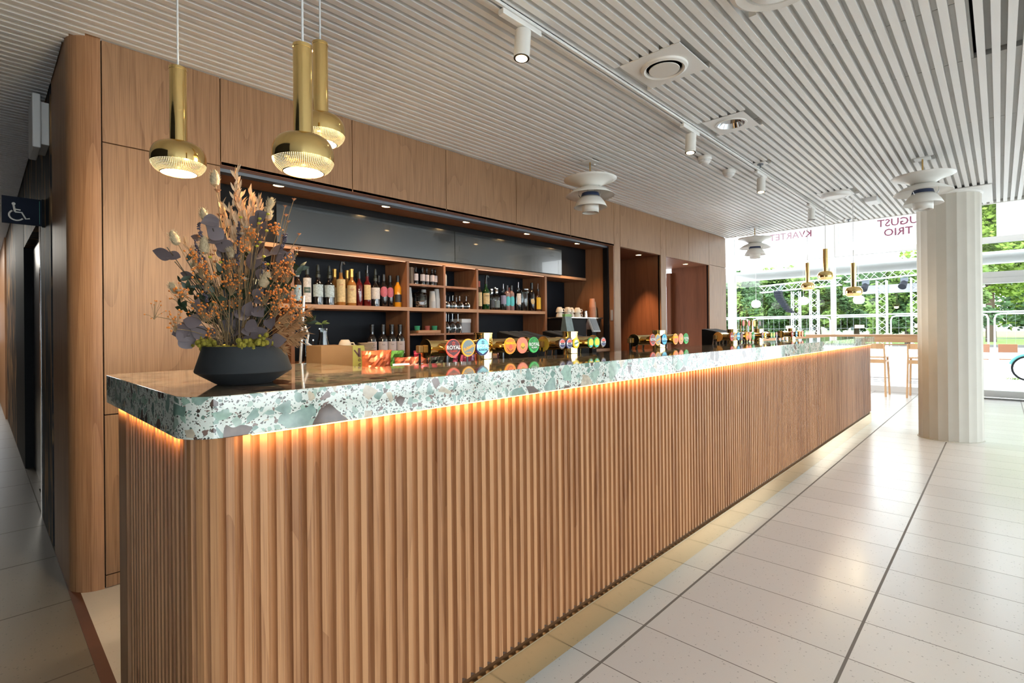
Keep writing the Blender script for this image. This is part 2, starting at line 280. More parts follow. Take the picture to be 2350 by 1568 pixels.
# ---------------------------------------------------------------- mesh builder
class MB:
    def __init__(s): s.v = []; s.f = []; s.mi = []; s.cur = 0
    def add(s, vs, fs):
        o = len(s.v); s.v += [tuple(x) for x in vs]; s.f += [tuple(i+o for i in f) for f in fs]; s.mi += [s.cur]*len(fs); return s
    def box(s, x0, x1, y0, y1, z0, z1):
        return s.add([(x0, y0, z0), (x1, y0, z0), (x1, y1, z0), (x0, y1, z0), (x0, y0, z1), (x1, y0, z1), (x1, y1, z1), (x0, y1, z1)],
                     [(0, 3, 2, 1), (4, 5, 6, 7), (0, 1, 5, 4), (1, 2, 6, 5), (2, 3, 7, 6), (3, 0, 4, 7)])
    def obox(s, c, sx, sy, sz, rz=0, rx=0, ry=0):
        M = Matrix.Translation(c) @ Matrix.Rotation(rz, 4, 'Z') @ Matrix.Rotation(rx, 4, 'X') @ Matrix.Rotation(ry, 4, 'Y')
        vs = [M @ Vector((a*sx/2, b*sy/2, c_*sz/2)) for c_ in (-1, 1) for a, b in ((-1, -1), (1, -1), (1, 1), (-1, 1))]
        return s.add(vs, [(0, 3, 2, 1), (4, 5, 6, 7), (0, 1, 5, 4), (1, 2, 6, 5), (2, 3, 7, 6), (3, 0, 4, 7)])
    def cyl(s, p0, p1, r0, r1=None, n=20, caps=True):
        if r1 is None: r1 = r0
        p0 = Vector(p0); p1 = Vector(p1); d = (p1-p0).normalized()
        u = d.orthogonal().normalized(); w = d.cross(u)
        vs = [p0+(u*math.cos(2*PI*i/n)+w*math.sin(2*PI*i/n))*r0 for i in range(n)]+[p1+(u*math.cos(2*PI*i/n)+w*math.sin(2*PI*i/n))*r1 for i in range(n)]
        fs = [(i, (i+1) % n, n+(i+1) % n, n+i) for i in range(n)]
        if caps: fs += [tuple(range(n-1, -1, -1)), tuple(range(n, 2*n))]
        return s.add(vs, fs)
    def lathe(s, prof, c=(0, 0, 0), n=32):
        vs = []; fs = []; k = len(prof)
        for i in range(n):
            a = 2*PI*i/n
            for r, z in prof: vs.append((c[0]+r*math.cos(a), c[1]+r*math.sin(a), c[2]+z))
        for i in range(n):
            j = (i+1) % n
            for q in range(k-1): fs.append((i*k+q, j*k+q, j*k+q+1, i*k+q+1))
        s.add(vs, fs)
        o = len(s.v)-n*k
        if prof[0][0] > 1e-5: s.f.append(tuple(o+i*k for i in range(n-1, -1, -1))); s.mi.append(s.cur)
        if prof[-1][0] > 1e-5: s.f.append(tuple(o+i*k+k-1 for i in range(n))); s.mi.append(s.cur)
        return s
    def shell(s, prof, c=(0, 0, 0), n=32):   # open lathe, no caps
        vs = []; fs = []; k = len(prof)
        for i in range(n):
            a = 2*PI*i/n
            for r, z in prof: vs.append((c[0]+r*math.cos(a), c[1]+r*math.sin(a), c[2]+z))
        for i in range(n):
            j = (i+1) % n
            for q in range(k-1): fs.append((i*k+q, j*k+q, j*k+q+1, i*k+q+1))
        return s.add(vs, fs)
    def prism(s, pts, z0, z1):
        n = len(pts)
        vs = [(x, y, z0) for x, y in pts]+[(x, y, z1) for x, y in pts]
        return s.add(vs, [tuple(range(n-1, -1, -1)), tuple(range(n, 2*n))]+[(i, (i+1) % n, n+(i+1) % n, n+i) for i in range(n)])
    def tube(s, pts, r, n=8, r1=None):
        pts = [Vector(p) for p in pts]; m = len(pts); vs = []; fs = []
        u = None
        for i, p in enumerate(pts):
            d = (pts[min(i+1, m-1)]-pts[max(i-1, 0)]).normalized()
            u = d.orthogonal().normalized() if u is None else (u-d*u.dot(d)).normalized()
            w = d.cross(u); rr = r if r1 is None else r+(r1-r)*i/(m-1)
            vs += [p+(u*math.cos(2*PI*k/n)+w*math.sin(2*PI*k/n))*rr for k in range(n)]
        for i in range(m-1):
            for k in range(n): fs.append((i*n+k, i*n+(k+1) % n, (i+1)*n+(k+1) % n, (i+1)*n+k))
        fs += [tuple(range(n-1, -1, -1)), tuple(range((m-1)*n, m*n))]
        return s.add(vs, fs)
    def ball(s, c, r, n=8, sz=1.0):
        k = max(3, n//2+1)
        return s.lathe([(max(1e-6, r*math.sin(PI*i/k)), -r*sz*math.cos(PI*i/k)) for i in range(k+1)], c, n)
    def build(s, name, mat, parent=None, smooth=True, bevel=0.0, loc=None):
        me = bpy.data.meshes.new(name); me.from_pydata(s.v, [], s.f); me.update()
        mats = mat if isinstance(mat, (list, tuple)) else [mat]
        for m in mats: me.materials.append(m)
        if len(mats) > 1: me.polygons.foreach_set('material_index', s.mi)
        if smooth:
            me.polygons.foreach_set('use_smooth', [True]*len(me.polygons))
            try: me.set_sharp_from_angle(angle=0.6)
            except Exception: pass
        o = bpy.data.objects.new(name, me); COL.objects.link(o)
        if parent is not None: o.parent = parent
        if loc: o.location = loc
        if bevel > 0:
            b = o.modifiers.new('bevel', 'BEVEL'); b.width = bevel; b.segments = 2; b.limit_method = 'ANGLE'
        return o
def tag(o, label, cat, group=None):
    o['label'] = label; o['category'] = cat
    if group: o['group'] = group
    return o
def thing(name, label, cat, loc=(0, 0, 0), rz=0, group=None):
    o = bpy.data.objects.new(name, None); COL.objects.link(o); o.location = loc; o.rotation_euler = (0, 0, rz); o.empty_display_size = 0.1
    return tag(o, label, cat, group)
def struct(mb, name, mat, parent=None, **k):
    o = mb.build(name, mat, parent, **k)
    if parent is None: o['kind'] = 'structure'
    return o
def kids(o, idx):
    return idx.get(o, [])
def copy_thing(root, loc, label, rz=None, group=None):
    r = root.copy(); COL.objects.link(r); r.location = loc
    if rz is not None: r.rotation_euler = (0, 0, rz)
    r['label'] = label
    if group: r['group'] = group
    for ch in list(root.children):
        c = ch.copy(); COL.objects.link(c); c.parent = r
        for g in list(ch.children):
            d = g.copy(); COL.objects.link(d); d.parent = c
    return r
def text_obj(body, size, mat, parent, M, name='lettering', extrude=0.0004, align='CENTER', squash=1.0, mirror=False, bold=0.0):
    cu = bpy.data.curves.new(name, 'FONT'); cu.body = body; cu.size = size; cu.align_x = align; cu.align_y = 'CENTER'; cu.extrude = extrude; cu.offset = bold
    cu.resolution_u = 2
    t = bpy.data.objects.new(name, cu); COL.objects.link(t)
    me = bpy.data.meshes.new_from_object(t.evaluated_get(bpy.context.evaluated_depsgraph_get()))
    bpy.data.objects.remove(t); bpy.data.curves.remove(cu)
    T = Matrix.Diagonal((-squash if mirror else squash, 1, 1, 1)); me.transform(M @ T)
    me.materials.clear(); me.materials.append(mat)
    o = bpy.data.objects.new(name, me); COL.objects.link(o)
    if parent is not None: o.parent = parent
    return o
# frame whose XY plane stands upright and faces -Y (text reads from the guest side)
def faceY(x, y, z, rz=0.0):
    return Matrix.Translation((x, y, z)) @ Matrix.Rotation(rz, 4, 'Z') @ Matrix.Rotation(PI/2, 4, 'X')

# ================================================================ SETTING
WY = 3.161; CZ = 2.68
# floors
m = MB(); m.box(-8, 12.4, -6.3, 1.22, -0.1, 0); m.box(8.27, 12.4, 1.22, 8.0, -0.1, 0); m.box(7.9, 8.27, 1.22, 3.1, -0.1, 0); m.box(-8, -2.2, 1.22, 3.0, -0.1, 0)
struct(m, 'floor', M_floor, smooth=False)
struct(MB().box(-2.2, 0.296, 1.22, 16.5, -0.1, 0).box(0.296, 0.42, 3.9, 16.5, -0.1, 0), 'floor_corridor', M_cfloor, smooth=False)
struct(MB().box(0.335, 7.9, 1.22, 5.6, -0.1, 0), 'floor_bar', M_bfloor, smooth=False)
struct(MB().box(0.296, 0.335, 1.22, 3.9, -0.1, 0.002), 'trim_1', M_floord, smooth=False)
# outer paving and lawn
struct(MB().box(12.4, 41, -40, 60, -0.15, -0.03), 'floor_plaza', M_pave, smooth=False)
struct(MB().box(41, 160, -90, 140, -0.15, -0.02), 'floor_lawn', M_grass, smooth=False)
struct(MB().box(-20, 12.4, -40, -6.3, -0.15, -0.03), 'floor_terrace', M_pave, smooth=False)

# slatted ceiling: slats run along X, cut out around the fittings
holes = [(2.44, 2.80, 1.15, 1.50), (3.51, 3.84, 1.215, 1.50), (7.08, 8.12, 0.03, 0.66), (6.27, 6.57, 1.12, 1.43), (2.10, 2.48, 0.46, 0.84),
         (3.60, 3.70, 2.48, 2.59), (5.56, 5.70, 0.41, 0.52), (7.69, 7.79, 2.48, 2.59), (4.70, 4.80, 1.45, 1.56), (8.02, 8.12, 1.40, 1.51), (6.85, 7.11, 0.96, 1.09)]
m = MB(); P = 0.058; y = -6.2; k = 0
segs = []
while y < 16.3:
    y0 = 0.044 + P*round((y-0.044)/P); y1 = y0+0.033
    xe = 8.25 if y0 < WY+0.12 else 0.295
    if 3.2 < y0 < 3.3: xe = 0.33
    xs = -7.9 if y0 < 3.0 else -2.2
    cuts = sorted([(a, b) for a, b, c, d in holes if y1 > c and y0 < d]); x = xs
    for a, b in cuts:
        if b < xe: m.box(x, a, y0, y1, CZ, CZ+0.035); x = b
    m.box(x, xe, y0, y1, CZ, CZ+0.035)
    y += P
struct(m, 'ceiling', M_slatw, smooth=False)
m = MB(); bz = CZ+0.036
gaps = [-7.9, -2.0, 1.0, 3.1, 3.805, 4.99, 6.17, 7.35, 8.25]
for a, b in zip(gaps[:-1], gaps[1:]):
    if a == 3.1: m.box(a, b-0.008, 0.092, 4.3, bz, bz+0.03); m.box(a, b-0.02, -6.2, 0.070, bz+0.02, bz+0.05)
    else: m.box(a, b-0.006, -6.2, 4.3, bz, bz+0.03)
m.box(-2.2, 0.5, 4.3, 16.4, bz, bz+0.03)
struct(m, 'ceiling_boards', M_board, smooth=False)
m = MB(); m.box(-8, 8.27, -6.3, 5.7, bz+0.10, bz+0.3); m.box(-2.3, 0.6, 5.7, 16.6, bz+0.1, bz+0.3)
struct(m, 'ceiling_void', M_black, smooth=False)
struct(MB().box(8.25, 8.29, -6.2, WY, CZ-0.005, 4.3), 'trim_2', M_white, smooth=False)
struct(MB().box(8.27, 12.4, -6.3, 8.1, 4.3, 4.5), 'ceiling_atrium', M_white, smooth=False)

# room shell behind the camera and beside it
m = MB(); m.box(-8.2, -8, -6.3, 3.2, 0, 3.0); m.box(-8, -3.7, -6.25, -6.05, 0, 3.1)  # unseen side bay left solid to hold back daylight at the near end
struct(m, 'wall_rear', M_white, smooth=False)
struct(MB().box(-8, -2.2, 3.0, 3.2, 0, 3.0), 'wall_rear_left', M_oak, smooth=False)
struct(MB().box(-1.4, -1.2, 0.9, 16.6, 0, 3.0), 'wall_light_block', M_navyw, smooth=False)  # unseen dark wall, added to block daylight from the corridor and bar end
# glazed side wall
m = MB(); m.box(-8, 12.1, -6.25, -6.05, 0, 0.08); m.box(-8, 12.1, -6.25, -6.05, 3.1, 4.5)
for i in range(6): m.box(-7.4+i*3.6-0.2, -7.4+i*3.6+0.1, -6.25, -6.05, 0, 3.1)
m.box(10.6, 12.1, -6.25, -6.05, 0, 4.5); m.box(-8, 12.1, -6.2, -6.1, 2.0, 2.12)
struct(m, 'wall_right', M_frame, smooth=False)
for i in range(1, 5): struct(MB().box(-7.3+i*3.6, -7.6+(i+1)*3.6, -6.16, -6.15, 0.08, 3.1), 'window_%d' % i, M_glass, smooth=False)
# glazed end wall
m = MB(); X = 11.95
m.box(X, X+0.12, -6.2, 8.0, 2.655, 2.755)                  # transom
m.box(X, X+0.12, -6.2, 8.0, 4.15, 4.4)
for yy, w in ((4.45, 0.15), (2.44, 0.075), (0.34, 0.09), (-1.9, 0.09), (-4.1, 0.09), (6.9, 0.1)):
    m.box(X-0.01, X+0.12, yy-w/2, yy+w/2, 0.0, 4.2)
m.box(X, X+0.10, 0.34, 8.0, 0.0, 0.11)
m.box(X+0.0, X+0.10, 2.34, 2.60, 2.75, 4.2)
struct(m, 'wall_end', M_frame, smooth=False)
for i, (a, b) in enumerate(((4.53, 6.85), (2.48, 4.37), (0.385, 2.40), (-1.85, 0.295), (-4.05, -1.95), (-6.1, -4.15))):
    g = MB().box(X+0.05, X+0.056, a, b, 0.1, 2.66); g.box(X+0.05, X+0.056, a, b, 2.75, 4.16)
    struct(g, 'window_%d' % (i+5), M_glasst, smooth=False)
m = MB(); m.box(X-0.03, X+0.10, -1.86, 0.30, 1.955, 2.055); m.box(X-0.015, X+0.10, -1.86, 0.30, 2.055, 2.155)
m.box(X-0.03, X+0.10, -1.86, 0.30, 0.02, 0.135); m.box(X-0.03, X+0.10, 0.22, 0.30, 0.02, 2.1)
struct(m, 'door_1', M_alu, smooth=False, bevel=0.003)
struct(MB().box(X-0.22, X-0.03, -1.9, 0.30, 0.0, 0.012), 'trim_3', M_steeld, smooth=False)
struct(MB().box(8.27, 12.1, 8.0, 8.2, 0, 4.4), 'wall_left', M_white, smooth=False)

# ---- oak bar wall
Tq = 0.02
m = MB(); g = 0.0025
def panel(x0, x1, z0, z1): m.box(x0+g, x1-g, WY, WY+Tq, z0+g, z1-g)
for z0, z1 in ((0.0, 0.063), (0.063, 0.845), (0.845, 2.18), (2.18, CZ)): panel(0.424, 0.95, z0, z1)
xs = [0.95, 1.76, 2.57, 3.38, 4.19, 5.0]
for a, b in zip(xs[:-1], xs[1:]): panel(a, b, 2.185, CZ)
panel(5.0, 5.13, 0, CZ); panel(5.13, 6.10, 2.19, CZ); panel(6.10, 6.25, 0, CZ); panel(6.25, 6.93, 2.19, CZ); panel(6.93, 7.62, 2.19, CZ)
panel(7.62, 8.27, 2.20, CZ); panel(7.62, 8.27, 0, 2.20)
struct(m, 'wall_bar', M_wall, smooth=False, bevel=0.0012)
# backing of the panels
m = MB()
m.box(0.424, 0.95, WY+Tq, WY+0.04, 0, CZ+0.05); m.box(0.95, 5.0, WY+Tq, WY+0.035, 2.2, CZ+0.05); m.box(5.0, 5.13, WY+Tq, WY+0.04, 0, CZ)
m.box(5.0, 8.27, WY+Tq, WY+0.04, 2.2, CZ+0.05); m.box(6.10, 6.25, WY+Tq, WY+0.04, 0, CZ); m.box(7.62, 8.27, WY+Tq, WY+0.04, 0, CZ)
struct(m, 'wall_bar_backing', M_black, smooth=False)
# rounded end of the wall
pts = [(0.424-g, WY)]
for i in range(1, 13):
    a = PI/2*i/12; pts.append((0.424-0.124*math.sin(a), WY+0.124*(1-math.cos(a))))
pts += [(0.300, 3.93), (0.326, 3.93), (0.326, WY+0.13), (0.424-g, WY+0.03)]
struct(MB().prism(pts, 0.0, CZ+0.02), 'wall_corner', M_oak)
# corridor wall beyond: dark painted tiles, lift opening
m = MB(); m.box(0.300, 0.40, 4.02, 4.72, 0, CZ+0.05)
for zz in (0.35, 0.62, 0.9, 1.2, 1.42, 1.62, 1.9, 2.2): pass
struct(m, 'wall_corridor_tiles', M_dtile, smooth=False)
struct(MB().box(0.325, 0.40, 3.93, 4.03, 0, CZ+0.05), 'wall_corridor_gap', M_black, smooth=False)
m = MB(); m.box(0.30, 0.40, 6.55, 8.0, 0, CZ+0.05); struct(m, 'wall_corridor_black', M_black, smooth=False)
m = MB(); m.box(0.30, 0.40, 8.0, 10.6, 0, CZ+0.05); struct(m, 'wall_corridor_marble', M_dtile, smooth=False)
m = MB(); m.box(0.28, 0.40, 10.6, 16.5, 0, CZ+0.05); struct(m, 'wall_corridor_oak', M_oak, smooth=False)
m = MB(); m.box(0.302, 0.40, 4.72, 6.55, 2.05, CZ+0.05); struct(m, 'wall_corridor_head', M_dtile, smooth=False)
struct(MB().box(0.297, 0.325, 4.72, 4.80, 0, 2.06), 'trim_4', M_chrome, smooth=False)
struct(MB().box(0.36, 0.38, 4.80, 6.55, 0, 2.06), 'door_2', M_steeld, smooth=False)
m = MB(); m.box(-2.2, 0.4, 16.4, 16.5, 2.0, 3.0); m.box(-2.2, 0.4, 16.4, 16.5, 0, 1.1); m.box(-2.2, -0.05, 16.4, 16.5, 1.1, 2.0); struct(m, 'wall_corridor_end', M_oak, smooth=False)
struct(MB().box(-0.05, 0.3, 16.44, 16.45, 1.1, 2.0), 'window_11', M_glasst, smooth=False)
# niche linings
m = MB()
m.box(0.95, 5.0, WY, 3.60, 2.187, 2.205)             # soffit
m.box(0.93, 0.95, WY+0.03, 3.88, 0, 2.2); m.box(4.985, 5.005, WY+0.002, 3.88, 0, 2.2)
struct(m, 'wall_niche_lining', M_shelf, smooth=False)
struct(MB().box(0.95, 5.0, 3.87, 3.90, 0, 2.2), 'wall_niche_back', M_navy, smooth=False)
# two doorways beside the niche
m = MB(); m.box(6.10, 6.13, WY+0.03, 4.9, 0, 2.2); m.box(5.13, 6.10, WY+0.03, 4.9, 2.19, 2.21); m.box(5.10, 5.13, WY+0.03, 4.9, 0, 2.2); m.box(5.1, 6.13, 4.9, 4.93, 0, 2.2)
struct(m, 'wall_doorway_left', M_dwood, smooth=False)
m = MB(); m.box(7.62, 7.65, WY+0.03, 3.765, 0, 2.2); m.box(6.25, 7.62, WY+0.03, 3.85, 2.19, 2.21); m.box(7.58, 7.66, 3.765, 3.835, 0, 2.12); m.box(6.22, 6.25, WY+0.03, 4.6, 0, 2.2)
struct(m, 'wall_doorway_right', M_dwood, smooth=False)
struct(MB().box(0.42, 6.2, 5.6, 5.7, 0, 2.8), 'wall_back_room', M_white, smooth=False)
struct(MB().box(8.05, 8.27, WY+0.04, 3.9, 0, 4.3), 'wall_bar_end', M_oak, smooth=False)

# ================================================================ BAR COUNTER
bar = thing('bar_counter', 'long bar counter clad in vertical oak battens with a brass kick plate', 'bar', (0, 0, 0))
# battens: rounded profile, front face and left end with a curved corner between
def corner_path():
    pts = []; s = 0.036
    x = 8.02
    # straight front, from far end to the corner
    n = int((8.02-0.395)/s)
    for i in range(n): pts.append(((0.413+i*s, 1.216), (0, -1)))
    # quarter arc
    R_ = 0.08; c = (0.315+R_, 1.216+R_); k = 4
    for i in range(k):
        a = -PI/2 - (i+0.5)*(PI/2)/k
        pts.append(((c[0]+R_*math.cos(a), c[1]+R_*math.sin(a)), (math.cos(a), math.sin(a))))
    y = 1.216+R_
    n = int((1.93-y)/s)
    for i in range(n): pts.append(((0.315, y+0.018+i*s), (-1, 0)))
    return pts
m = MB()
for (px, py), (nx, ny) in corner_path():
    tx, ty = -ny, nx
    def q(t, d): return (px+tx*t+nx*d, py+ty*t+ny*d)
    # flat fillet with half a hollow cove on either side
    prof = [q(-0.0179, -0.024), q(-0.0179, -0.0165), q(-0.0150, -0.0158), q(-0.0120, -0.0128), q(-0.0093, -0.0075), q(-0.0080, 0.0), q(0.0080, 0.0), q(0.0093, -0.0075), q(0.0120, -0.0128), q(0.0150, -0.0158), q(0.0179, -0.0165), q(0.0179, -0.024)]
    m.prism(prof, 0.148, 1.017)
m.build('slatted_cladding', M_slat, bar, smooth=True)
m = MB(); m.box(0.43, 8.02, 1.236, 1.28, 0.13, 1.016); m.box(0.335, 0.38, 1.33, 2.0, 0.0, 1.016)
m.prism([(0.336, 1.34), (0.338, 1.29), (0.350, 1.262), (0.372, 1.243), (0.40, 1.237), (0.45, 1.237), (0.45, 1.34)], 0.0, 1.016)
m.build('backing_panel', plain('brown_backing', (0.075, 0.035, 0.02), 0.6), bar, smooth=False)
MB().box(0.312, 0.36, 1.935, 2.055, 0.0, 1.016).build('corner_post', M_oak, bar, smooth=False, bevel=0.003)
MB().box(0.36, 0.98, 2.02, 2.055, 0.0, 1.016).build('rear_panel', M_oak, bar, smooth=False)
MB().box(7.98, 8.02, 1.24, 1.66, 0.0, 1.016).build('end_panel', M_oak, bar, smooth=False)
MB().box(0.98, 7.98, 1.62, 1.66, 0.0, 0.93).build('staff_side_panel', M_steeld, bar, smooth=False)
MB().box(0.44, 8.02, 1.2185, 1.240, 0.0, 0.132).build('kick_plate', plain('kick_plate_brass', (0.92, 0.66, 0.36), 0.13, 1.0, bump=0.05, nscale=5), bar, smooth=False)
m = MB(); m.box(0.42, 8.02, 1.2045, 1.2165, 0.13, 0.1335); m.build('plate_edge', plain('bright_brass_edge', (0.9, 0.85, 0.6), 0.2, 1.0), bar, smooth=False)
m = MB(); m.box(0.42, 7.98, 1.203, 1.210, 1.0125, 1.0165); m.box(0.302, 0.307, 1.33, 2.05, 1.0125, 1.0165)
m.build('led_strip', M_ledm, bar, smooth=False)
# stone worktop
pts = [(0.287, 2.09)]
for i in range(13):
    a = PI + (PI/2)*i/12; pts.append((0.370+0.083*math.cos(a), 1.263+0.083*math.sin(a)))
pts += [(8.055, 1.18), (8.055, 1.68), (1.0, 1.68), (0.985, 2.15), (0.32, 2.12)]
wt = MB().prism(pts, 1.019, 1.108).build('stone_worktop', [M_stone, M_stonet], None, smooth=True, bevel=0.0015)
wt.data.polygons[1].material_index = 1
tag(wt, 'thick green and brown terrazzo slab forming the top of the oak bar', 'worktop')

# work counter behind the bar
t = thing('work_counter', 'low steel work surface behind the stone bar top', 'counter', (1.03, 1.70, 0))
MB().box(0, 6.9, 0, 0.78, 0.90, 0.93).build('top', M_steeld, t, smooth=False)
MB().box(0.0, 6.9, 0.05, 0.74, 0.0, 0.90).build('cabinet', M_dwood, t, smooth=False)
t = thing('back_counter', 'oak edged back counter running under the bottle shelves', 'counter', (0.955, WY+0.05, 0))
MB().box(0, 4.02, 0, 0.65, 0.995, 1.022).build('top', M_oakx, t, smooth=False)
m = MB(); [m.box(0.01+i*0.575, 0.575+i*0.575, 0.02, 0.62, 0.0, 0.99) for i in range(7)]
m.build('cabinet', M_shelf, t, smooth=False)

# ================================================================ SHELVES IN THE NICHE
t = thing('shelving_unit', 'oak bottle shelving with dark blue back set into the niche', 'shelf', (0, 0, 0))
SY = 3.54
for x0, x1, z0, z1 in ((1.497, 1.521, 1.022, 1.815), (2.455, 2.477, 1.022, 1.815), (2.839, 2.862, 1.022, 1.815), (3.230, 3.254, 1.022, 1.815), (4.224, 4.257, 1.022, 1.815)):
    MB().box(x0, x1, SY, 3.865, z0, z1).build('upright', M_shelf, t, smooth=False, bevel=0.001)
for x0, x1, z0, z1 in ((0.97, 4.98, 1.817, 1.846), (0.97, 4.224, 1.409, 1.439), (2.477, 2.839, 1.619, 1.638), (2.862, 3.230, 1.619, 1.638), (2.477, 2.839, 1.204, 1.220), (2.862, 3.230, 1.204, 1.220)):
    MB().box(x0, x1, SY-0.002, 3.865, z0, z1).build('shelf_board', M_oakx if x1-x0 > 1 else M_shelf, t, smooth=False, bevel=0.001)
m = MB()
for a, b in ((1.53, 2.445), (2.485, 2.832), (2.87, 3.222), (3.262, 4.216)):
    m.box(a, b, SY+0.006, SY+0.012, 1.812, 1.817)
m.build('led_line', M_ledp, t, smooth=False)
t = thing('menu_screen_housing', 'black recessed housing above the bottle shelves', 'housing', (0, 0, 0))
m = MB(); m.box(0.955, 4.98, 3.545, 3.86, 1.848, 2.185); m.build('case', M_black, t, smooth=False)
for i, (a, b) in enumerate(((1.40, 2.959), (2.964, 4.505))):
    s_ = MB().box(a, b, 3.528, 3.544, 1.852, 2.132).build('glass_panel', M_blackg, t, smooth=False, bevel=0.001)
# roller shutter rail
t = thing('shutter_rail', 'grey metal shutter track running round the head of the niche', 'rail', (0, 0, 0))
MB().box(0.955, 4.98, 3.225, 3.285, 2.168, 2.188).build('head_track', M_rail, t, smooth=False)
MB().box(4.955, 4.984, 3.225, 3.285, 1.03, 2.186).build('side_track', M_black, t, smooth=False)
tag(MB().box(4.978, 4.985, 3.176, 3.205, 1.34, 1.46).build('switch_plate', M_grey, None, bevel=0.002), 'small grey switch plate on the right reveal of the niche', 'switch')
# downlights in soffits
def downlight(x, y, z, label, power=5, spot=1.3, grp='downlights in the niche soffit'):
    t = thing('downlight', label, 'light', (x, y, z), group=grp)
    MB().lathe([(0.045, 0), (0.045, -0.003), (0.034, -0.003), (0.034, 0)], (0, 0, 0), 24).build('trim_ring', M_shelf, t)
    MB().cyl((0, 0, -0.0012), (0, 0, -0.0005), 0.034).build('lens', M_spotl, t)
    lamp('downlight_light', 'SPOT', (x, y, z-0.01), (0, 0, 0), power, (1.0, 0.60, 0.30), spot_size=spot, spot_blend=0.9, shadow_soft_size=0.02)
for i, (x, w) in enumerate(((1.344, 'first from the left, behind the dried flowers'), (2.14, 'second from the left'), (2.945, 'third from the left'), (3.735, 'fourth from the left'), (4.56, 'last on the right'))):
    downlight(x, 3.345, 2.187, 'warm round downlight in the niche soffit, '+w, 3, 1.9)
downlight(5.864, 3.345, 2.19, 'warm downlight in the lintel of the left dark doorway', 22, 1.0, 'downlights over the doorways')
downlight(7.214, 3.345, 2.19, 'warm downlight in the lintel of the right dark doorway', 5, 1.0, 'downlights over the doorways')

# ================================================================ COLUMN
t = thing('round_column', 'wide cream fluted plaster column beside the end of the bar', 'column', (7.43, 0.407, 0))
pts = []; nf = 20
for i in range(nf):
    for k in range(6):
        u = k/6; a = 2*PI*(i+u)/nf; r = 0.277-0.006*math.sin(PI*u)
        pts.append((r*math.cos(a), r*math.sin(a)))
o = MB().prism(pts, 0.0, 2.665).build('shaft', M_conc, t)
o.data.set_sharp_from_angle(angle=0.25)
MB().lathe([(0.287, 0), (0.287, 0.006), (0.27, 0.008)], (0, 0, 0), 48).build('base_ring', M_conc, t)
MB().lathe([(0.277, 2.655), (0.292, 2.664), (0.292, 2.672)], (0, 0, 0), 48).build('neck_ring', M_lampw, t)
MB().box(-0.33, 0.67, -0.36, 0.235, 2.672, 2.682).build('ceiling_plate', M_slatw, t, smooth=False, bevel=0.001)

# ================================================================ CEILING FITTINGS
# lighting track with four spots
tr = MB(); tr.box(0.9, 8.0, 1.560, 1.574, CZ-0.018, CZ+0.004); tr.box(0.9, 8.0, 1.588, 1.602, CZ-0.018, CZ+0.004); tr.box(0.9, 8.0, 1.560, 1.602, CZ-0.004, CZ+0.004); tr.cur = 1; tr.box(0.9, 8.0, 1.5745, 1.5875, CZ-0.006, CZ-0.0038)
tag(tr.build('lighting_track', [M_white, M_black], None, smooth=False), 'long thin white lighting track across the slatted ceiling', 'track')
def spot(x, label, lit):
    t = thing('track_spotlight', label, 'spotlight', (x, 1.581, CZ-0.018), group='cylinder spotlights on the ceiling track')
    MB().box(-0.15, 0.11, -0.016, 0.016, -0.026, -0.001).build('track_adapter', M_white, t, smooth=False, bevel=0.003)
    MB().cyl((0, 0, -0.05), (0, 0, -0.024), 0.008).build('swivel', M_white, t)
    M = Matrix.Rotation(0.10, 3, 'Y')
    a = M @ Vector((0, 0, -0.045)); b = M @ Vector((0, 0, -0.172))
    MB().cyl(a, b, 0.037, n=32).build('housing', M_lampw, t)
    d = (b-a).normalized()
    sh = MB(); sh.cyl(b, b+d*0.0015, 0.0365, n=32); sh.build('front_ring', M_black, t)
    MB().cyl(b+d*0.0016, b+d*0.003, 0.027, n=24).build('bulb', M_spotl if lit else M_steeld, t)
    if lit: lamp('spotlight_light', 'SPOT', Vector((x, 1.581, CZ-0.018))+b+d*0.01, (0.3, 0.1, 0), 5, (1.0, 0.86, 0.68), spot_size=1.1, spot_blend=0.8, shadow_soft_size=0.03)
spot(1.753, 'nearest and largest white cylinder spotlight on the ceiling track', True)
spot(3.524, 'second white cylinder spotlight along the track, near the square downlight', True)
spot(5.008, 'third white cylinder spotlight along the track, past the smoke detectors', True)
spot(6.742, 'farthest white cylinder spotlight on the track, unlit', False)
# square ventilation panel with round valve
t = thing('air_valve', 'square white ceiling panel holding a raised round air valve', 'vent', (2.62, 1.325, CZ))
MB().box(-0.176, 0.176, -0.172, 0.172, -0.002, 0.004).build('panel', M_slatw, t, smooth=False)
MB().lathe([(0.125, -0.002), (0.122, -0.012), (0.108, -0.018), (0.098, -0.012), (0.092, 0.004), (0.06, 0.008)], (0, 0, 0), 40).build('ring', M_white, t)
MB().lathe([(0.080, -0.012), (0.082, -0.015), (0.080, -0.018)], (0, 0, 0), 40).build('disc', M_lampw, t)
# recessed square downlight
t = thing('square_downlight', 'square white ceiling plate with a round mirrored downlight', 'light', (3.675, 1.358, CZ))
m = MB()
for i in range(40):
    a0 = 2*PI*i/40; a1 = 2*PI*(i+1)/40
    def sqp(a):
        k = 0.163/max(abs(math.cos(a)), abs(math.sin(a))); return (k*math.cos(a), k*math.sin(a)*0.86, -0.002)
    m.add([(0.09*math.cos(a0), 0.09*math.sin(a0), -0.002), (0.09*math.cos(a1), 0.09*math.sin(a1), -0.002), sqp(a1), sqp(a0)], [(0, 1, 2, 3)])
m.build('plate', M_slatw, t, smooth=False)
MB().shell([(0.105, -0.002), (0.104, -0.006), (0.090, -0.006), (0.088, 0.0)], (0, 0, 0), 40).build('rim', M_white, t)
MB().shell([(0.089, -0.004), (0.075, 0.028), (0.04, 0.032), (0.0001, 0.033)], (0, 0, 0), 40).build('reflector', M_chrome, t)
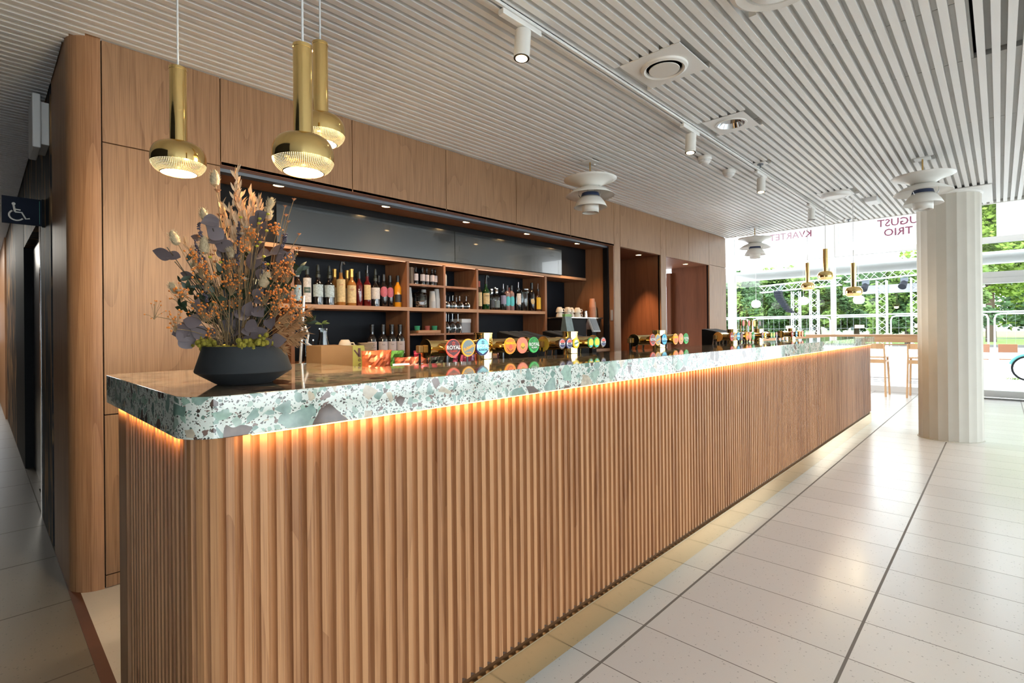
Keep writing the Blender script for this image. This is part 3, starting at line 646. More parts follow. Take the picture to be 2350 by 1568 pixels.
# round speaker panel and box
t = thing('round_ceiling_speaker', 'large shallow round white ceiling disc on a square panel', 'speaker', (6.42, 1.275, CZ))
MB().box(-0.15, 0.15, -0.15, 0.15, -0.002, 0.004).build('panel', M_slatw, t, smooth=False)
MB().lathe([(0.135, -0.002), (0.135, -0.030), (0.125, -0.038), (0.10, -0.040), (0.098, -0.034)], (0, 0, 0), 40).build('housing', M_white, t)
MB().cyl((0, 0, -0.036), (0, 0, -0.034), 0.097, n=40).build('grille', M_lampw, t)
tag(MB().box(6.86, 7.10, 0.965, 1.085, CZ-0.045, CZ+0.02).build('ceiling_box', M_grey if False else M_plas, None, bevel=0.012), 'rounded white sensor box on the ceiling near the column', 'box')
t = thing('round_air_diffuser', 'round white diffuser cut by the top edge of the picture', 'vent', (2.29, 0.65, CZ))
MB().lathe([(0.19, 0.0), (0.188, -0.02), (0.165, -0.034), (0.13, -0.03), (0.125, -0.016), (0.10, -0.012)], (0, 0, 0), 44).build('ring', M_white, t)
MB().lathe([(0.105, -0.030), (0.108, -0.036), (0.10, -0.040)], (0, 0, 0), 44).build('disc', M_lampw, t)
def smoke(x, y, label):
    t = thing('smoke_detector', label, 'smoke detector', (x, y, CZ), group='smoke detectors on the ceiling')
    MB().lathe([(0.056, 0.0), (0.058, -0.02), (0.054, -0.030)], (0, 0, 0), 28).build('base', M_white, t)
    m = MB(); m.lathe([(0.046, -0.030), (0.046, -0.042), (0.036, -0.056), (0.02, -0.060)], (0, 0, 0), 28)
    for i in range(10):
        a = 2*PI*i/10; m.obox((0.046*math.cos(a), 0.046*math.sin(a), -0.038), 0.004, 0.014, 0.012, a)
    m.build('sensor_cap', M_plas, t)
smoke(4.229, 1.783, 'smoke detector nearer the camera, beside the ceiling track')
smoke(4.744, 1.776, 'smoke detector farther along, below the third spotlight')
def hook(x, y, label):
    t = thing('ceiling_hook', label, 'hook', (x, y, CZ), group='small ceiling brackets')
    m = MB(); m.box(-0.045, 0.045, -0.05, 0.05, -0.003, 0.003); m.build('plate', M_slatw, t, smooth=False)
    MB().cyl((0, 0, -0.035), (0, 0, -0.003), 0.006).cyl((0, 0, -0.012), (0, 0, -0.003), 0.025).build('stem', M_rail, t)
hook(4.755, 1.509, 'small dark bracket in the slats just above the third spotlight')
hook(8.06, 1.453, 'small bracket at the far edge of the slatted ceiling')

# ---- white layered pendant lamps
def layered_pendant(x, y, label):
    t = thing('layered_pendant_lamp', label, 'pendant lamp', (x, y, CZ), group='white layered pendant lamps')
    m = MB(); m.box(-0.055, 0.055, -0.055, 0.055, -0.004, 0.006); m.box(0.05, 0.075, -0.006, 0.006, -0.012, 0.0); m.build('ceiling_plate', M_slatw, t, smooth=False)
    MB().cyl((0, 0, -0.135), (0, 0, -0.004), 0.006, n=12).build('rod', M_brassd, t)
    MB().shell([(0.006, -0.105), (0.045, -0.115), (0.052, -0.150)], n=40).build('cap', M_lampw, t)
    def shade(prof, name):
        o = MB().shell(prof, n=64).build(name, M_lampw, t)
        s = o.modifiers.new('s', 'SOLIDIFY'); s.thickness = 0.003; s.offset = 0
    shade([(0.225, -0.150), (0.19, -0.163), (0.14, -0.180), (0.095, -0.205), (0.072, -0.235)], 'top_shade')
    shade([(0.072, -0.222), (0.10, -0.230), (0.15, -0.252), (0.207, -0.292)], 'upper_shade')
    shade([(0.076, -0.300), (0.098, -0.322), (0.122, -0.355), (0.140, -0.392)], 'middle_shade')
    shade([(0.069, -0.345), (0.070, -0.395), (0.069, -0.438)], 'lower_shade')
    MB().shell([(0.072, -0.270), (0.080, -0.300)], n=40).build('inner_ring', M_lampu, t)
    m = MB(); m.cyl((0, 0, -0.43), (0, 0, -0.18), 0.03, n=16); m.build('lamp_holder', M_lampw, t)
    for i in range(3):
        a = 2*PI*i/3+0.5; c, s_ = math.cos(a), math.sin(a)
        MB().tube([(0.085*c, 0.085*s_, -0.212), (0.105*c, 0.105*s_, -0.24), (0.108*c, 0.108*s_, -0.29), (0.09*c, 0.09*s_, -0.318)], 0.0025, 6).build('strut', M_chrome, t)
layered_pendant(3.646, 2.537, 'white layered pendant lamp hanging in front of the oak wall panels')
layered_pendant(5.628, 0.471, 'white layered pendant lamp hanging in front of the round column')
layered_pendant(7.734, 2.54, 'far white layered pendant lamp hanging before the end window')

# ---- brass pendants
def brass_pendant(x, y, z, label, grp, pw=3.2):
    """z = height of the bowl's widest ring"""
    t = thing('brass_pendant_lamp', label, 'pendant lamp', (x, y, z), group=grp)
    MB().shell([(0.0001, 0.325), (0.018, 0.325), (0.0268, 0.322), (0.0268, 0.045)], n=40).build('tube', M_brass, t)
    MB().lathe([(0.0277, 0.314), (0.0277, 0.3235), (0.024, 0.3255), (0.0001, 0.3255)], n=40).build('top_cap', M_brass, t)
    pr = [(0.0262, 0.058), (0.038, 0.0578), (0.050, 0.0560), (0.061, 0.0520), (0.0705, 0.0455), (0.0775, 0.0365), (0.0825, 0.0250), (0.0852, 0.0120), (0.0860, -0.001), (0.0850, -0.0150)]
    MB().shell(pr, n=72).build('bowl', M_brass, t).data.set_sharp_from_angle(angle=1.2)
    MB().shell([(0.0850, -0.0150), (0.0822, -0.024), (0.0770, -0.033), (0.0690, -0.0415), (0.0585, -0.048)], n=96).build('perforated_skirt', M_perf, t)
    MB().shell([(0.0585, -0.048), (0.0572, -0.0500), (0.0545, -0.0495)], n=64).build('rim', M_brass, t)
    MB().lathe([(0.0546, -0.0480), (0.03, -0.0490), (0.0001, -0.0492)], n=48).build('diffuser', M_warm, t)
    MB().cyl((0, 0, 0.325), (0, 0, CZ+0.03-z), 0.0034, n=10).build('cord', M_plas, t)
    lamp('pendant_light', 'POINT', (x, y, z-0.06), power=pw, color=(1.0, 0.76, 0.46), shadow_soft_size=0.05)
NG = 'brass pendant lamps over the near end of the bar'
brass_pendant(0.493, 2.087, 1.852, 'left brass pendant lamp of the near cluster, hanging lowest against the oak wall', NG)
brass_pendant(0.664, 1.474, 1.757, 'largest brass pendant lamp, front middle of the near cluster', NG)
brass_pendant(0.877, 1.801, 1.980, 'rear brass pendant lamp half hidden behind the largest one', NG)
FG = 'brass pendant lamps over the far end of the bar'
brass_pendant(7.864, 1.900, 1.800, 'left of the three distant brass pendant lamps before the window', FG, 0.8)
brass_pendant(7.001, 1.501, 1.850, 'highest and middle of the three distant brass pendant lamps', FG, 0.8)
brass_pendant(6.758, 1.177, 1.630, 'right of the three distant brass pendant lamps before the window', FG, 0.8)

# ================================================================ BEER TAPS
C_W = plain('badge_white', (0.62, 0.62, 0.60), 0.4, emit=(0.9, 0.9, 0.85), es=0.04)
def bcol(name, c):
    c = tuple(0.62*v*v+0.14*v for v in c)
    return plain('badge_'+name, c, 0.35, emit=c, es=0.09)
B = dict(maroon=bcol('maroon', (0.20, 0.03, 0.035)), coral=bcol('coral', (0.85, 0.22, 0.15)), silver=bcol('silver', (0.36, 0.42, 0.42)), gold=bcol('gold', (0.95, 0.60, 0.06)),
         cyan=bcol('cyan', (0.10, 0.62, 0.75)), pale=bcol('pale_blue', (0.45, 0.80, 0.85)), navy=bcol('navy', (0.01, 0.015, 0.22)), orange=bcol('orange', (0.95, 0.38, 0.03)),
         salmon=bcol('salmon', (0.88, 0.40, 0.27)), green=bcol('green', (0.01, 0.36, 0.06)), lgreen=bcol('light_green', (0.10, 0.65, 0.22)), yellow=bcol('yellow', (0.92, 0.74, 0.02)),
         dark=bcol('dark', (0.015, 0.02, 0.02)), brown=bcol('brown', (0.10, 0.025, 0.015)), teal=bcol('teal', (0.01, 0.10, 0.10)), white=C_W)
def dsk(x, y0, y1, z, r, n=36): return MB().cyl((x, y0, z), (x, y1, z), r, n=n)
def half(x, y, z, r, a0, a1, lo=0.0, n=20):
    """flat ring sector facing the guests"""
    m = MB(); vs = []; 
    for i in range(n+1):
        a = a0+(a1-a0)*i/n
        vs.append((x+r*math.cos(a), y, z+r*math.sin(a)))
    if lo is None: m.add(vs, [tuple(range(len(vs)))]); return m
    for i in range(n+1):
        a = a0+(a1-a0)*i/n
        vs.append((x+lo*math.cos(a), y, z+lo*math.sin(a)))
    m.add(vs, [(i, i+1, n+2+i, n+1+i) for i in range(n)]); return m
def star(x, y, z, r):
    m = MB()
    for i in range(6):
        a = PI*i/3+PI/6
        m.obox((x+r*0.62*math.cos(a), y, z+r*0.62*math.sin(a)), r*0.62, 0.0006, r*0.26, 0, 0, -a)
    return m
def badge(t, x, y, z, r, kind):
    fy = y-0.0045
    dress = {'classic': ('coral', 'maroon'), 'cider': ('gold', 'silver'), 'blanche': ('navy', 'pale'), 'blue': ('navy', 'cyan'), 'mango': ('gold', 'orange'), 'party': ('salmon', 'salmon'), 'pilsner': ('lgreen', 'green'),
             'cola': ('brown', 'white'), 'colablue': ('navy', 'white'), 'lemon': ('yellow', 'yellow'), 'squash': ('green', 'yellow'), 'lime': ('lgreen', 'yellow'), 'black': ('teal', 'dark'), 'pink': ('maroon', 'coral'), 'sun': ('gold', 'gold')}[kind]
    o = dsk(x, y, y-0.004, z, r).build('badge', B[dress[0]], t); o['label'] = {'classic': 'maroon badge with white lettering', 'cider': 'silver badge with a yellow rim', 'blanche': 'pale blue badge', 'blue': 'bright blue badge', 'mango': 'orange badge', 'party': 'salmon pink badge', 'pilsner': 'green badge with white lettering', 'cola': 'white badge in a brown rim', 'colablue': 'white badge in a blue rim', 'lemon': 'yellow badge', 'squash': 'green and yellow badge', 'lime': 'light green and yellow badge', 'black': 'dark badge', 'pink': 'dark red badge', 'sun': 'yellow badge'}[kind]
    def face(rr, dz=0.0, c=dress[1], k=1): return dsk(x, fy+0.0005, fy-0.0004*k, z+dz, rr).build('badge_face', B[c], o)
    y2 = fy-0.0016
    if kind in ('classic', 'pilsner', 'blanche', 'blue'):
        if kind == 'classic' or kind == 'pilsner' or kind == 'blanche':
            face(r*0.93)
            # pointed lower field shows the rim colour
            m = MB(); pts = [(-0.93, -0.25), (-0.62, -0.52), (0, -0.86), (0.62, -0.52), (0.93, -0.25), (0.8, -0.6), (0.5, -0.85), (0, -0.97), (-0.5, -0.85), (-0.8, -0.6)]
            vs = [(x+a*r*0.98, fy-0.0008, z+b*r*0.98) for a, b in pts]
            m.add(vs, [(0, 1, 9), (1, 8, 9), (1, 2, 8), (2, 7, 8), (2, 6, 7), (2, 3, 6), (3, 5, 6), (3, 4, 5)]); m.build('lower_field', B[dress[0]], o, smooth=False)
        else: face(r*0.9)
        star(x, y2, z+r*0.52, r*0.26).build('star_emblem', B['coral'] if kind == 'classic' else (B['navy'] if kind in ('blanche', 'blue') else B['lgreen']), o, smooth=False)
        text_obj('ROYAL', r*0.62, C_W, o, faceY(x, y2, z+r*0.06), bold=r*0.010)
        text_obj({'classic': 'CLASSIC', 'pilsner': 'PILSNER', 'blanche': 'BLANCHE', 'blue': 'BLANCHE'}[kind], r*0.30, B['coral'] if kind == 'classic' else (B['navy'] if kind != 'pilsner' else C_W), o, faceY(x, y2, z-r*0.34))
    elif kind == 'cider':
        face(r*0.84); text_obj('Schi\u00f8tz', r*0.52, B['gold'], o, faceY(x, y2, z) @ Matrix.Rotation(0.35, 4, 'Z'), bold=r*0.012)
        text_obj('GYLDEN', r*0.22, B['gold'], o, faceY(x, y2, z-r*0.55))
    elif kind == 'mango':
        face(r*0.9); text_obj('MANGO', r*0.42, B['yellow'], o, faceY(x, y2, z+r*0.32), bold=r*0.01)
        m = half(x, y2, z-r*0.15, r*0.55, PI*1.05, PI*1.8, r*0.47); m.build('print', B['brown'], o, smooth=False)
        half(x+r*0.05, y2, z-r*0.12, r*0.26, 0, 2*PI, None).build('print', B['coral'], o, smooth=False)
    elif kind == 'party':
        face(r*0.93)
        half(x, y2, z-r*0.1, r*0.42, 0, 2*PI, None).build('print', B['gold'], o, smooth=False)
        half(x, y2-0.0004, z-r*0.1, r*0.30, PI, 2*PI, r*0.2).build('print', B['dark'], o, smooth=False)
    elif kind in ('cola', 'colablue'):
        face(r*0.80)
        half(x, y2, z, r*0.74, 0.25, PI-0.25, None).build('upper_field', B['coral'], o, smooth=False)
        half(x, y2, z, r*0.74, PI+0.25, 2*PI-0.25, None).build('lower_field', B['navy'], o, smooth=False)
        text_obj('PEPSI', r*0.42, B['dark'], o, faceY(x, y2-0.0004, z), bold=r*0.012)
    elif kind == 'lemon':
        face(r*0.93); half(x, y2+0.0006, z, r*0.62, 0, 2*PI, None).build('inner_field', C_W, o, smooth=False)
        text_obj('LEMON', r*0.40, B['green'], o, faceY(x, y2, z) @ Matrix.Rotation(0.25, 4, 'Z'), bold=r*0.01)
    elif kind in ('squash', 'lime'):
        m = half(x, fy-0.0006, z, r*0.75, 0, 2*PI, None); m.build('inner_field', B['yellow'], o, smooth=False)
        half(x, fy-0.001, z-r*0.55, r*0.36, PI, 2*PI, None).build('lower_field', B['cyan'], o, smooth=False)
    elif kind in ('black', 'pink', 'sun'):
        face(r*0.88)
        if kind != 'sun': half(x, y2, z, r*0.5, 0, 2*PI, r*0.4).build('ring_print', B['coral'], o, smooth=False)
def beer_tap(label, cap, tower, items, r=0.038, group='brass beer taps'):
    """items: [(x, kind)] badge centres; cap: left end of the crossbar"""
    Y = 1.745; zc = 1.166
    t = thing('beer_tap', label, 'beer tap', (0, 0, 0), group=group)
    right = items[-1][0]+0.055
    m = MB(); m.lathe([(0.050, 0.93), (0.050, 0.945), (0.043, 0.95), (0.043, 1.222), (0.045, 1.2235), (0.045, 1.229), (0.042, 1.231)], (tower, Y, 0), 36); m.build('tower', M_brass, t)
    MB().cyl((cap, Y, zc), (right, Y, zc), 0.0345, n=32).build('crossbar', M_brass, t)
    MB().cyl((cap-0.006, Y, zc), (cap, Y, zc), 0.0405, n=32).build('end_cap', M_brass, t)
    MB().cyl((right, Y, zc), (right+0.006, Y, zc), 0.0405, n=32).build('end_cap', M_brass, t)
    MB().box(cap-0.030, cap-0.006, Y+0.010, Y+0.034, zc-0.018, zc+0.014).build('side_bracket', plain('aged_brass', (0.20, 0.12, 0.05), 0.4, 0.7), t, smooth=False, bevel=0.003)
    MB().cyl((cap-0.02, Y+0.02, zc-0.02), (cap-0.02, Y+0.02, 0.93), 0.005, n=10).build('hose', M_black, t)
    for x, kind in items:
        v = MB().cyl((x, Y-0.03, zc), (x, 1.672, zc), r*0.62, n=24).cyl((x, 1.672, zc), (x, 1.640, zc), r*0.62, r*0.97, n=28).build('valve', M_brassd, t)
        MB().cyl((x, 1.76+0.03, zc-0.02), (x, 1.80, zc-0.075), 0.008, 0.006, n=10).build('spout', M_chrome, v)
        badge(t, x, 1.640, zc+0.002, r, kind)
    return t
beer_tap('nearest brass beer tap, with maroon, yellow and pale blue badges left of its tower', 1.304, 1.632, [(1.360, 'classic'), (1.443, 'cider'), (1.526, 'blanche'), (1.700, 'mango'), (1.784, 'party'), (1.866, 'pilsner')])
beer_tap('brass soft drink tap second from the left, with small cola and lemon badges', 2.069, 2.297, [(2.087+0.0, 'cola'), (2.148, 'colablue'), (2.208, 'lemon'), (2.343, 'squash'), (2.402, 'lime'), (2.465, 'cola')], r=0.028)
beer_tap('brass beer tap in front of the dark doorways, third from the left', 2.99, 3.330, [(3.020+0.02, 'classic'), (3.110, 'cider'), (3.198, 'blue'), (3.365, 'mango'), (3.448, 'party'), (3.530, 'pilsner')])
beer_tap('brass beer tap before the white window jamb, fourth from the left', 4.382, 4.70, [(4.400, 'classic'), (4.470, 'cider'), (4.545, 'blue'), (4.62, 'black'), (4.760, 'mango'), (4.835, 'party'), (4.92, 'pilsner')], r=0.036)
beer_tap('small brass soft drink tap, fifth from the left', 5.06, 5.39, [(5.17, 'cola'), (5.25, 'lemon'), (5.43, 'squash'), (5.51, 'lime'), (5.59, 'cola')], r=0.03)
beer_tap('farthest brass beer tap on the bar', 6.10, 6.50, [(6.14, 'classic'), (6.29, 'blue'), (6.42, 'mango'), (6.53, 'party'), (6.63, 'pilsner')], r=0.036)
# paddle signs on posts
for i, (x, k, lab) in enumerate(((5.40, 'pink', 'leftmost of the four small paddle signs, round and dark red'), (5.56, 'pink', 'second small paddle sign from the left, round and pinkish red'), (5.72, 'sun', 'yellow round paddle sign on a thin post'), (5.885, 'black', 'rightmost small paddle sign, round and black'))):
    t = thing('paddle_sign', lab, 'sign', (0, 0, 0), group='small round signs on posts')
    MB().cyl((x, 1.90, 0.93), (x, 1.90, 1.27), 0.004, n=8).build('post', M_rail, t)
    badge(t, x, 1.895, 1.288, 0.034, k)
    MB().box(x-0.052, x-0.046, 1.90, 1.91, 0.93, 1.33).build('side_bar', M_brassd, t, smooth=False)
# sloping dispenser lids
def lids(x, y, n, label):
    t = thing('syrup_dispenser', label, 'dispenser', (x, y, 0.93), group='dark dispensers behind the taps')
    MB().add([(0, 0, 0), (0.09*n, 0, 0), (0.09*n, 0.25, 0), (0, 0.25, 0), (0, 0, 0.25), (0.09*n, 0, 0.25), (0.09*n, 0.25, 0.30), (0, 0.25, 0.30)],
             [(0, 3, 2, 1), (4, 5, 6, 7), (0, 1, 5, 4), (1, 2, 6, 5), (2, 3, 7, 6), (3, 0, 4, 7)]).build('case', M_black, t, smooth=False)
    for i in range(n):
        MB().obox((0.045+0.09*i, 0.125, 0.279), 0.07, 0.235, 0.006, 0, math.atan2(0.05, 0.25)).build('lid', plain('dark_lid', (0.07, 0.07, 0.072), 0.6, spec=0.2), t, smooth=False, bevel=0.001)
lids(2.19, 1.97, 3, 'black dispenser with three grey sloping lids behind the soft drink tap')
lids(2.62, 1.97, 2, 'black dispenser with grey sloping lids right of the second tap tower')
lids(5.15, 1.97, 4, 'far black dispenser with four grey sloping lids')

# ================================================================ BOTTLES AND THINGS ON THE SHELVES
def G(name, c, r=0.06): return plain('glass_'+name, c, r, coat=0.6)
G_blk, G_red, G_amb, G_grn, G_org, G_brn = G('black', (0.010, 0.009, 0.010)), G('red', (0.09, 0.006, 0.008)), G('amber', (0.30, 0.13, 0.03)), G('green', (0.006, 0.045, 0.012)), G('orange', (0.62, 0.25, 0.01)), G('brown', (0.05, 0.022, 0.012))
L_blue = plain('label_blue_floral', (0.36, 0.46, 0.50), 0.6, noise=0.85, nscale=75); L_whi = plain('label_white', (0.52, 0.51, 0.50), 0.6, noise=0.55, nscale=85)
L_crm = plain('label_cream', (0.55, 0.43, 0.22), 0.6, noise=0.45, nscale=70); L_yel = plain('label_yellow', (0.70, 0.42, 0.02), 0.6, noise=0.1, nscale=60); L_pnk = plain('label_pink', (0.42, 0.10, 0.14), 0.6, noise=0.5, nscale=50)
L_tur = plain('label_turquoise', (0.06, 0.42, 0.48), 0.5, noise=0.15, nscale=50); L_blk = plain('label_black', (0.02, 0.02, 0.022), 0.5, noise=0.3, nscale=60); L_pur = plain('label_violet', (0.22, 0.22, 0.34), 0.5, noise=0.2, nscale=60)
K_gold = plain('gold_foil', (0.70, 0.42, 0.11), 0.3, 0.7); K_drk = plain('dark_green_cap', (0.025, 0.032, 0.025), 0.4); K_blk = plain('black_cap', (0.012, 0.012, 0.013), 0.35)
T_drk = plain('dark_lettering', (0.04, 0.035, 0.05), 0.6); T_redl = plain('red_lettering', (0.40, 0.08, 0.05), 0.6)
VD = -2.0  # direction the labels face (towards the guests)
def label_patch(parent, r, z0, z1, mat, half_ang=1.15, d=None, name='label', oval=False):
    d = VD if d is None else d; m = MB(); vs = []; fs = []; n = 14
    for i in range(n+1):
        u = -1+2*i/n; a = d+half_ang*u; h = math.sqrt(max(0, 1-u*u)) if oval else 1
        zc = (z0+z1)/2; hh = (z1-z0)/2*max(h, 0.02)
        vs += [(r*math.cos(a), r*math.sin(a), zc-hh), (r*math.cos(a), r*math.sin(a), zc+hh)]
    fs = [(2*i, 2*i+2, 2*i+3, 2*i+1) for i in range(n)]
    return m.add(vs, fs).build(name, mat, parent)
BP = {  # profiles: list of (r factor, height fraction)
 'syrup': [(0.92, 0), (1, 0.015), (1, 0.56), (0.97, 0.60), (0.75, 0.68), (0.42, 0.75), (0.36, 0.80), (0.36, 0.90)],
 'wine': [(0.95, 0), (1, 0.01), (1, 0.60), (0.94, 0.64), (0.62, 0.71), (0.38, 0.76), (0.36, 0.99), (0.40, 0.99), (0.40, 1.0)],
 'slim': [(0.95, 0), (1, 0.015), (1, 0.62), (0.9, 0.68), (0.5, 0.76), (0.40, 0.80), (0.40, 0.95)],
 'tall': [(0.95, 0), (1, 0.015), (1, 0.70), (0.85, 0.76), (0.5, 0.80), (0.42, 0.83), (0.42, 0.95)],
 'squat': [(0.9, 0), (1, 0.03), (1, 0.62), (0.9, 0.70), (0.45, 0.78), (0.40, 0.82), (0.40, 0.92)],
 'jar': [(0.95, 0), (1, 0.02), (1, 0.80), (0.93, 0.86), (0.93, 0.93)]}
def bottle(x, y, z, h, r, kind, glass, cap, capmat, label, group, patch=None, lm=None, text=None, tmat=None, cat='bottle', tsize=0.016, oval=False, half=1.15):
    t = thing('bottle' if kind != 'jar' else 'glass_jar', label, cat, (x, y, z), group=group)
    hb = h*(0.80 if cap in ('spout', 'tap', 'pump') else 0.94)
    prof = [(a*r, b*hb) for a, b in BP[kind]]
    MB().lathe(prof, n=24).build('body', glass, t)
    rn, zt = prof[-1][0], prof[-1][1]
    if cap == 'cap': MB().lathe([(rn*1.12, zt-h*0.10), (rn*1.15, zt-h*0.09), (rn*1.15, h-0.002), (rn*1.0, h)], n=18).build('cap', capmat, t)
    elif cap == 'foil': MB().lathe([(rn*1.05, zt-h*0.16), (rn*1.08, h-0.014), (rn*1.22, h-0.012), (rn*1.22, h-0.002), (rn, h)], n=18).build('foil', capmat, t)
    elif cap == 'knob': MB().lathe([(rn*1.3, zt-0.01), (rn*1.4, zt+0.012), (rn*1.1, zt+0.02), (rn*1.0, zt+0.028), (rn*1.4, zt+0.035), (rn*1.4, h-0.004), (rn*0.8, h)], n=18).build('stopper', capmat, t)
    elif cap == 'pump': MB().lathe([(rn*1.25, zt-0.012), (rn*1.3, zt+0.010), (rn*0.85, zt+0.014), (rn*1.1, zt+0.025), (rn*0.75, zt+0.034), (rn*0.95, zt+0.044), (rn*0.6, h-0.002), (rn*0.2, h)], n=18).build('pump', capmat, t)
    elif cap == 'spout':
        MB().lathe([(rn*1.05, zt-0.008), (rn*1.05, zt+0.012), (rn*0.5, zt+0.016)], n=14).build('cork', K_blk, t)
        MB().cyl((0, 0, zt+0.01), (0.004, 0, h), 0.0045, 0.0032, n=10).build('pourer', capmat, t)
    elif cap == 'tap':
        MB().lathe([(rn*1.1, zt-0.01), (rn*1.1, zt+0.015)], n=14).tube([(0, 0, zt+0.01), (0.0, 0, zt+0.035), (0.008, 0, h-0.012), (0.022, -0.004, h-0.010), (0.028, -0.006, h-0.030)], 0.011, 10).build('pourer', capmat, t)
    if patch:
        lp = label_patch(t, r*1.012, patch[0]*h, patch[1]*h, lm, half, oval=oval)
        if text:
            a = VD; tx = (r*1.012+0.0012)
            text_obj(text, tsize, tmat or T_drk, lp, Matrix.Translation((tx*math.cos(a), tx*math.sin(a), (patch[0]*0.25+patch[1]*0.75)*h)) @ Matrix.Rotation(a+PI/2, 4, 'Z') @ Matrix.Rotation(PI/2, 4, 'X'), squash=0.8)
    return t
SZ = 1.4395
g1 = 'bottles on the upper left shelf'
bottle(1.585, 3.635, SZ, 0.25, 0.029, 'slim', G_brn, 'cap', L_whi, 'leftmost shelf bottle with a pale floral label, partly behind the flowers', g1, (0.10, 0.55), L_blue)
b = bottle(1.652, 3.625, SZ, 0.275, 0.0295, 'tall', G_blk, 'cap', K_drk, 'tall narrow bottle with a white label carrying a dark green block', g1, (0.06, 0.70), L_whi)
lp = label_patch(b, 0.0305, 0.085, 0.125, plain('label_dark_green', (0.06, 0.10, 0.085), 0.6), 0.8, name='label_block')
text_obj('1883', 0.016, L_whi, lp, Matrix.Translation((0.0318*math.cos(VD), 0.0318*math.sin(VD), 0.105)) @ Matrix.Rotation(VD+PI/2, 4, 'Z') @ Matrix.Rotation(PI/2, 4, 'X'))
bottle(1.733, 3.625, SZ, 0.298, 0.038, 'syrup', G_blk, 'pump', K_drk, 'syrup bottle with a blue floral label and dark pump, left one of the pair', g1, (0.20, 0.50), L_blue, None, tsize=0.010)
bottle(1.820, 3.625, SZ, 0.297, 0.038, 'syrup', G_blk, 'pump', K_drk, 'syrup bottle with a blue and red floral label, just left of the gold topped bottles', g1, (0.20, 0.50), L_blue, None, T_redl, tsize=0.010)
bottle(1.930, 3.755, SZ, 0.292, 0.035, 'wine', G_amb, 'foil', K_gold, 'gold topped amber bottle in the rear row, left of the black pourer', g1, (0.08, 0.50), L_crm)
bottle(1.917, 3.632, SZ, 0.345, 0.034, 'slim', G_amb, 'tap', K_blk, 'cream labelled amber bottle topped by a big black pourer', g1, (0.08, 0.58), L_crm, 'LILLET', T_redl, tsize=0.015)
bottle(2.035, 3.755, SZ, 0.290, 0.035, 'wine', G_amb, 'foil', K_gold, 'gold topped amber bottle in the rear row, between the two front cream labels', g1, (0.08, 0.50), L_crm)
bottle(2.004, 3.630, SZ, 0.287, 0.036, 'wine', G_amb, 'foil', K_gold, 'gold topped amber bottle with a cream label in the front row', g1, (0.08, 0.55), L_crm, 'LILLET', T_redl, tsize=0.015)
bottle(2.135, 3.770, SZ, 0.275, 0.033, 'wine', G_blk, 'cap', K_blk, 'black bottle in the rear row behind the dark red bottles', g1)
bottle(2.075, 3.640, SZ, 0.275, 0.027, 'slim', G_red, 'cap', K_blk, 'dark red bottle with a black cap, second from the silver pourer', g1)
bottle(2.190, 3.720, SZ, 0.300, 0.030, 'slim', G_red, 'cap', K_blk, 'dark red bottle in the rear, just behind the silver pourer', g1)
bottle(2.137, 3.625, SZ, 0.325, 0.031, 'slim', G_red, 'spout', M_chrome, 'red bottle with a long silver pourer and a cream shield label', g1, (0.16, 0.52), L_crm, half=0.95)
bottle(2.210, 3.625, SZ, 0.303, 0.036, 'syrup', G_blk, 'pump', K_drk, 'syrup bottle with a white label of berries, right of the silver pourer', g1, (0.20, 0.50), L_whi, None, tsize=0.010)
bottle(2.325, 3.760, SZ, 0.270, 0.030, 'slim', G_blk, 'cap', K_blk, 'plain dark bottle in the rear row behind the pink labels', g1)
bottle(2.289, 3.630, SZ, 0.266, 0.031, 'slim', G_blk, 'cap', K_blk, 'left of two dark bottles with pink flower labels and a green line', g1, (0.30, 0.62), L_pnk, None, L_whi, tsize=0.011, oval=True)
bottle(2.356, 3.640, SZ, 0.262, 0.029, 'slim', G_blk, 'cap', K_blk, 'right of two dark bottles with pink flower labels and a green line', g1, (0.30, 0.62), L_pnk, None, L_whi, tsize=0.011, oval=True)
bottle(2.421, 3.625, SZ, 0.265, 0.030, 'slim', G_org, 'cap', K_blk, 'bright orange bottle at the right end of the upper left shelf', g1, (0.16, 0.40), L_blk, None, L_yel, tsize=0.012)
g2 = 'bottles on the upper right shelf'
bottle(3.322, 3.610, SZ, 0.275, 0.031, 'slim', G_brn, 'cap', T_redl, 'brown bottle with a cream and red label beside the left upright of the right shelf', g2, (0.12, 0.60), L_crm, None, T_redl)
bottle(3.395, 3.735, SZ, 0.285, 0.033, 'slim', G_grn, 'foil', L_whi, 'green bottle in the rear, left of the black pourer', g2, (0.15, 0.52), L_crm)
bottle(3.418, 3.612, SZ, 0.345, 0.036, 'slim', G_grn, 'tap', K_blk, 'green whiskey bottle with a cream label and big black pourer', g2, (0.16, 0.47), L_crm, 'JAMESON', T_drk, tsize=0.014)
bottle(3.530, 3.740, SZ, 0.275, 0.028, 'slim', M_clear, 'spout', M_chrome, 'clear bottle with a silver pourer right behind the green whiskey', g2)
bottle(3.500, 3.620, SZ, 0.200, 0.030, 'squat', M_clear, 'knob', M_chrome, 'clear squat decanter bottle right of the green whiskey', g2, (0.12, 0.5), L_blk)
bottle(3.572, 3.625, SZ, 0.212, 0.036, 'squat', M_clear, 'knob', M_steel, 'clear round shouldered bottle with a metal knob stopper', g2, (0.12, 0.45), plain('label_grey_teal', (0.13, 0.17, 0.17), 0.5, noise=0.4, nscale=50))
bottle(3.640, 3.712, SZ, 0.24, 0.028, 'slim', M_clear, 'cap', M_steel, 'small clear bottle in the rear between the stopper and the silver pourer', g2)
bottle(3.655, 3.612, SZ, 0.268, 0.032, 'tall', M_clear, 'spout', M_chrome, 'clear bottle with a silver pourer and a violet label above a white band', g2, (0.24, 0.56), L_pur)
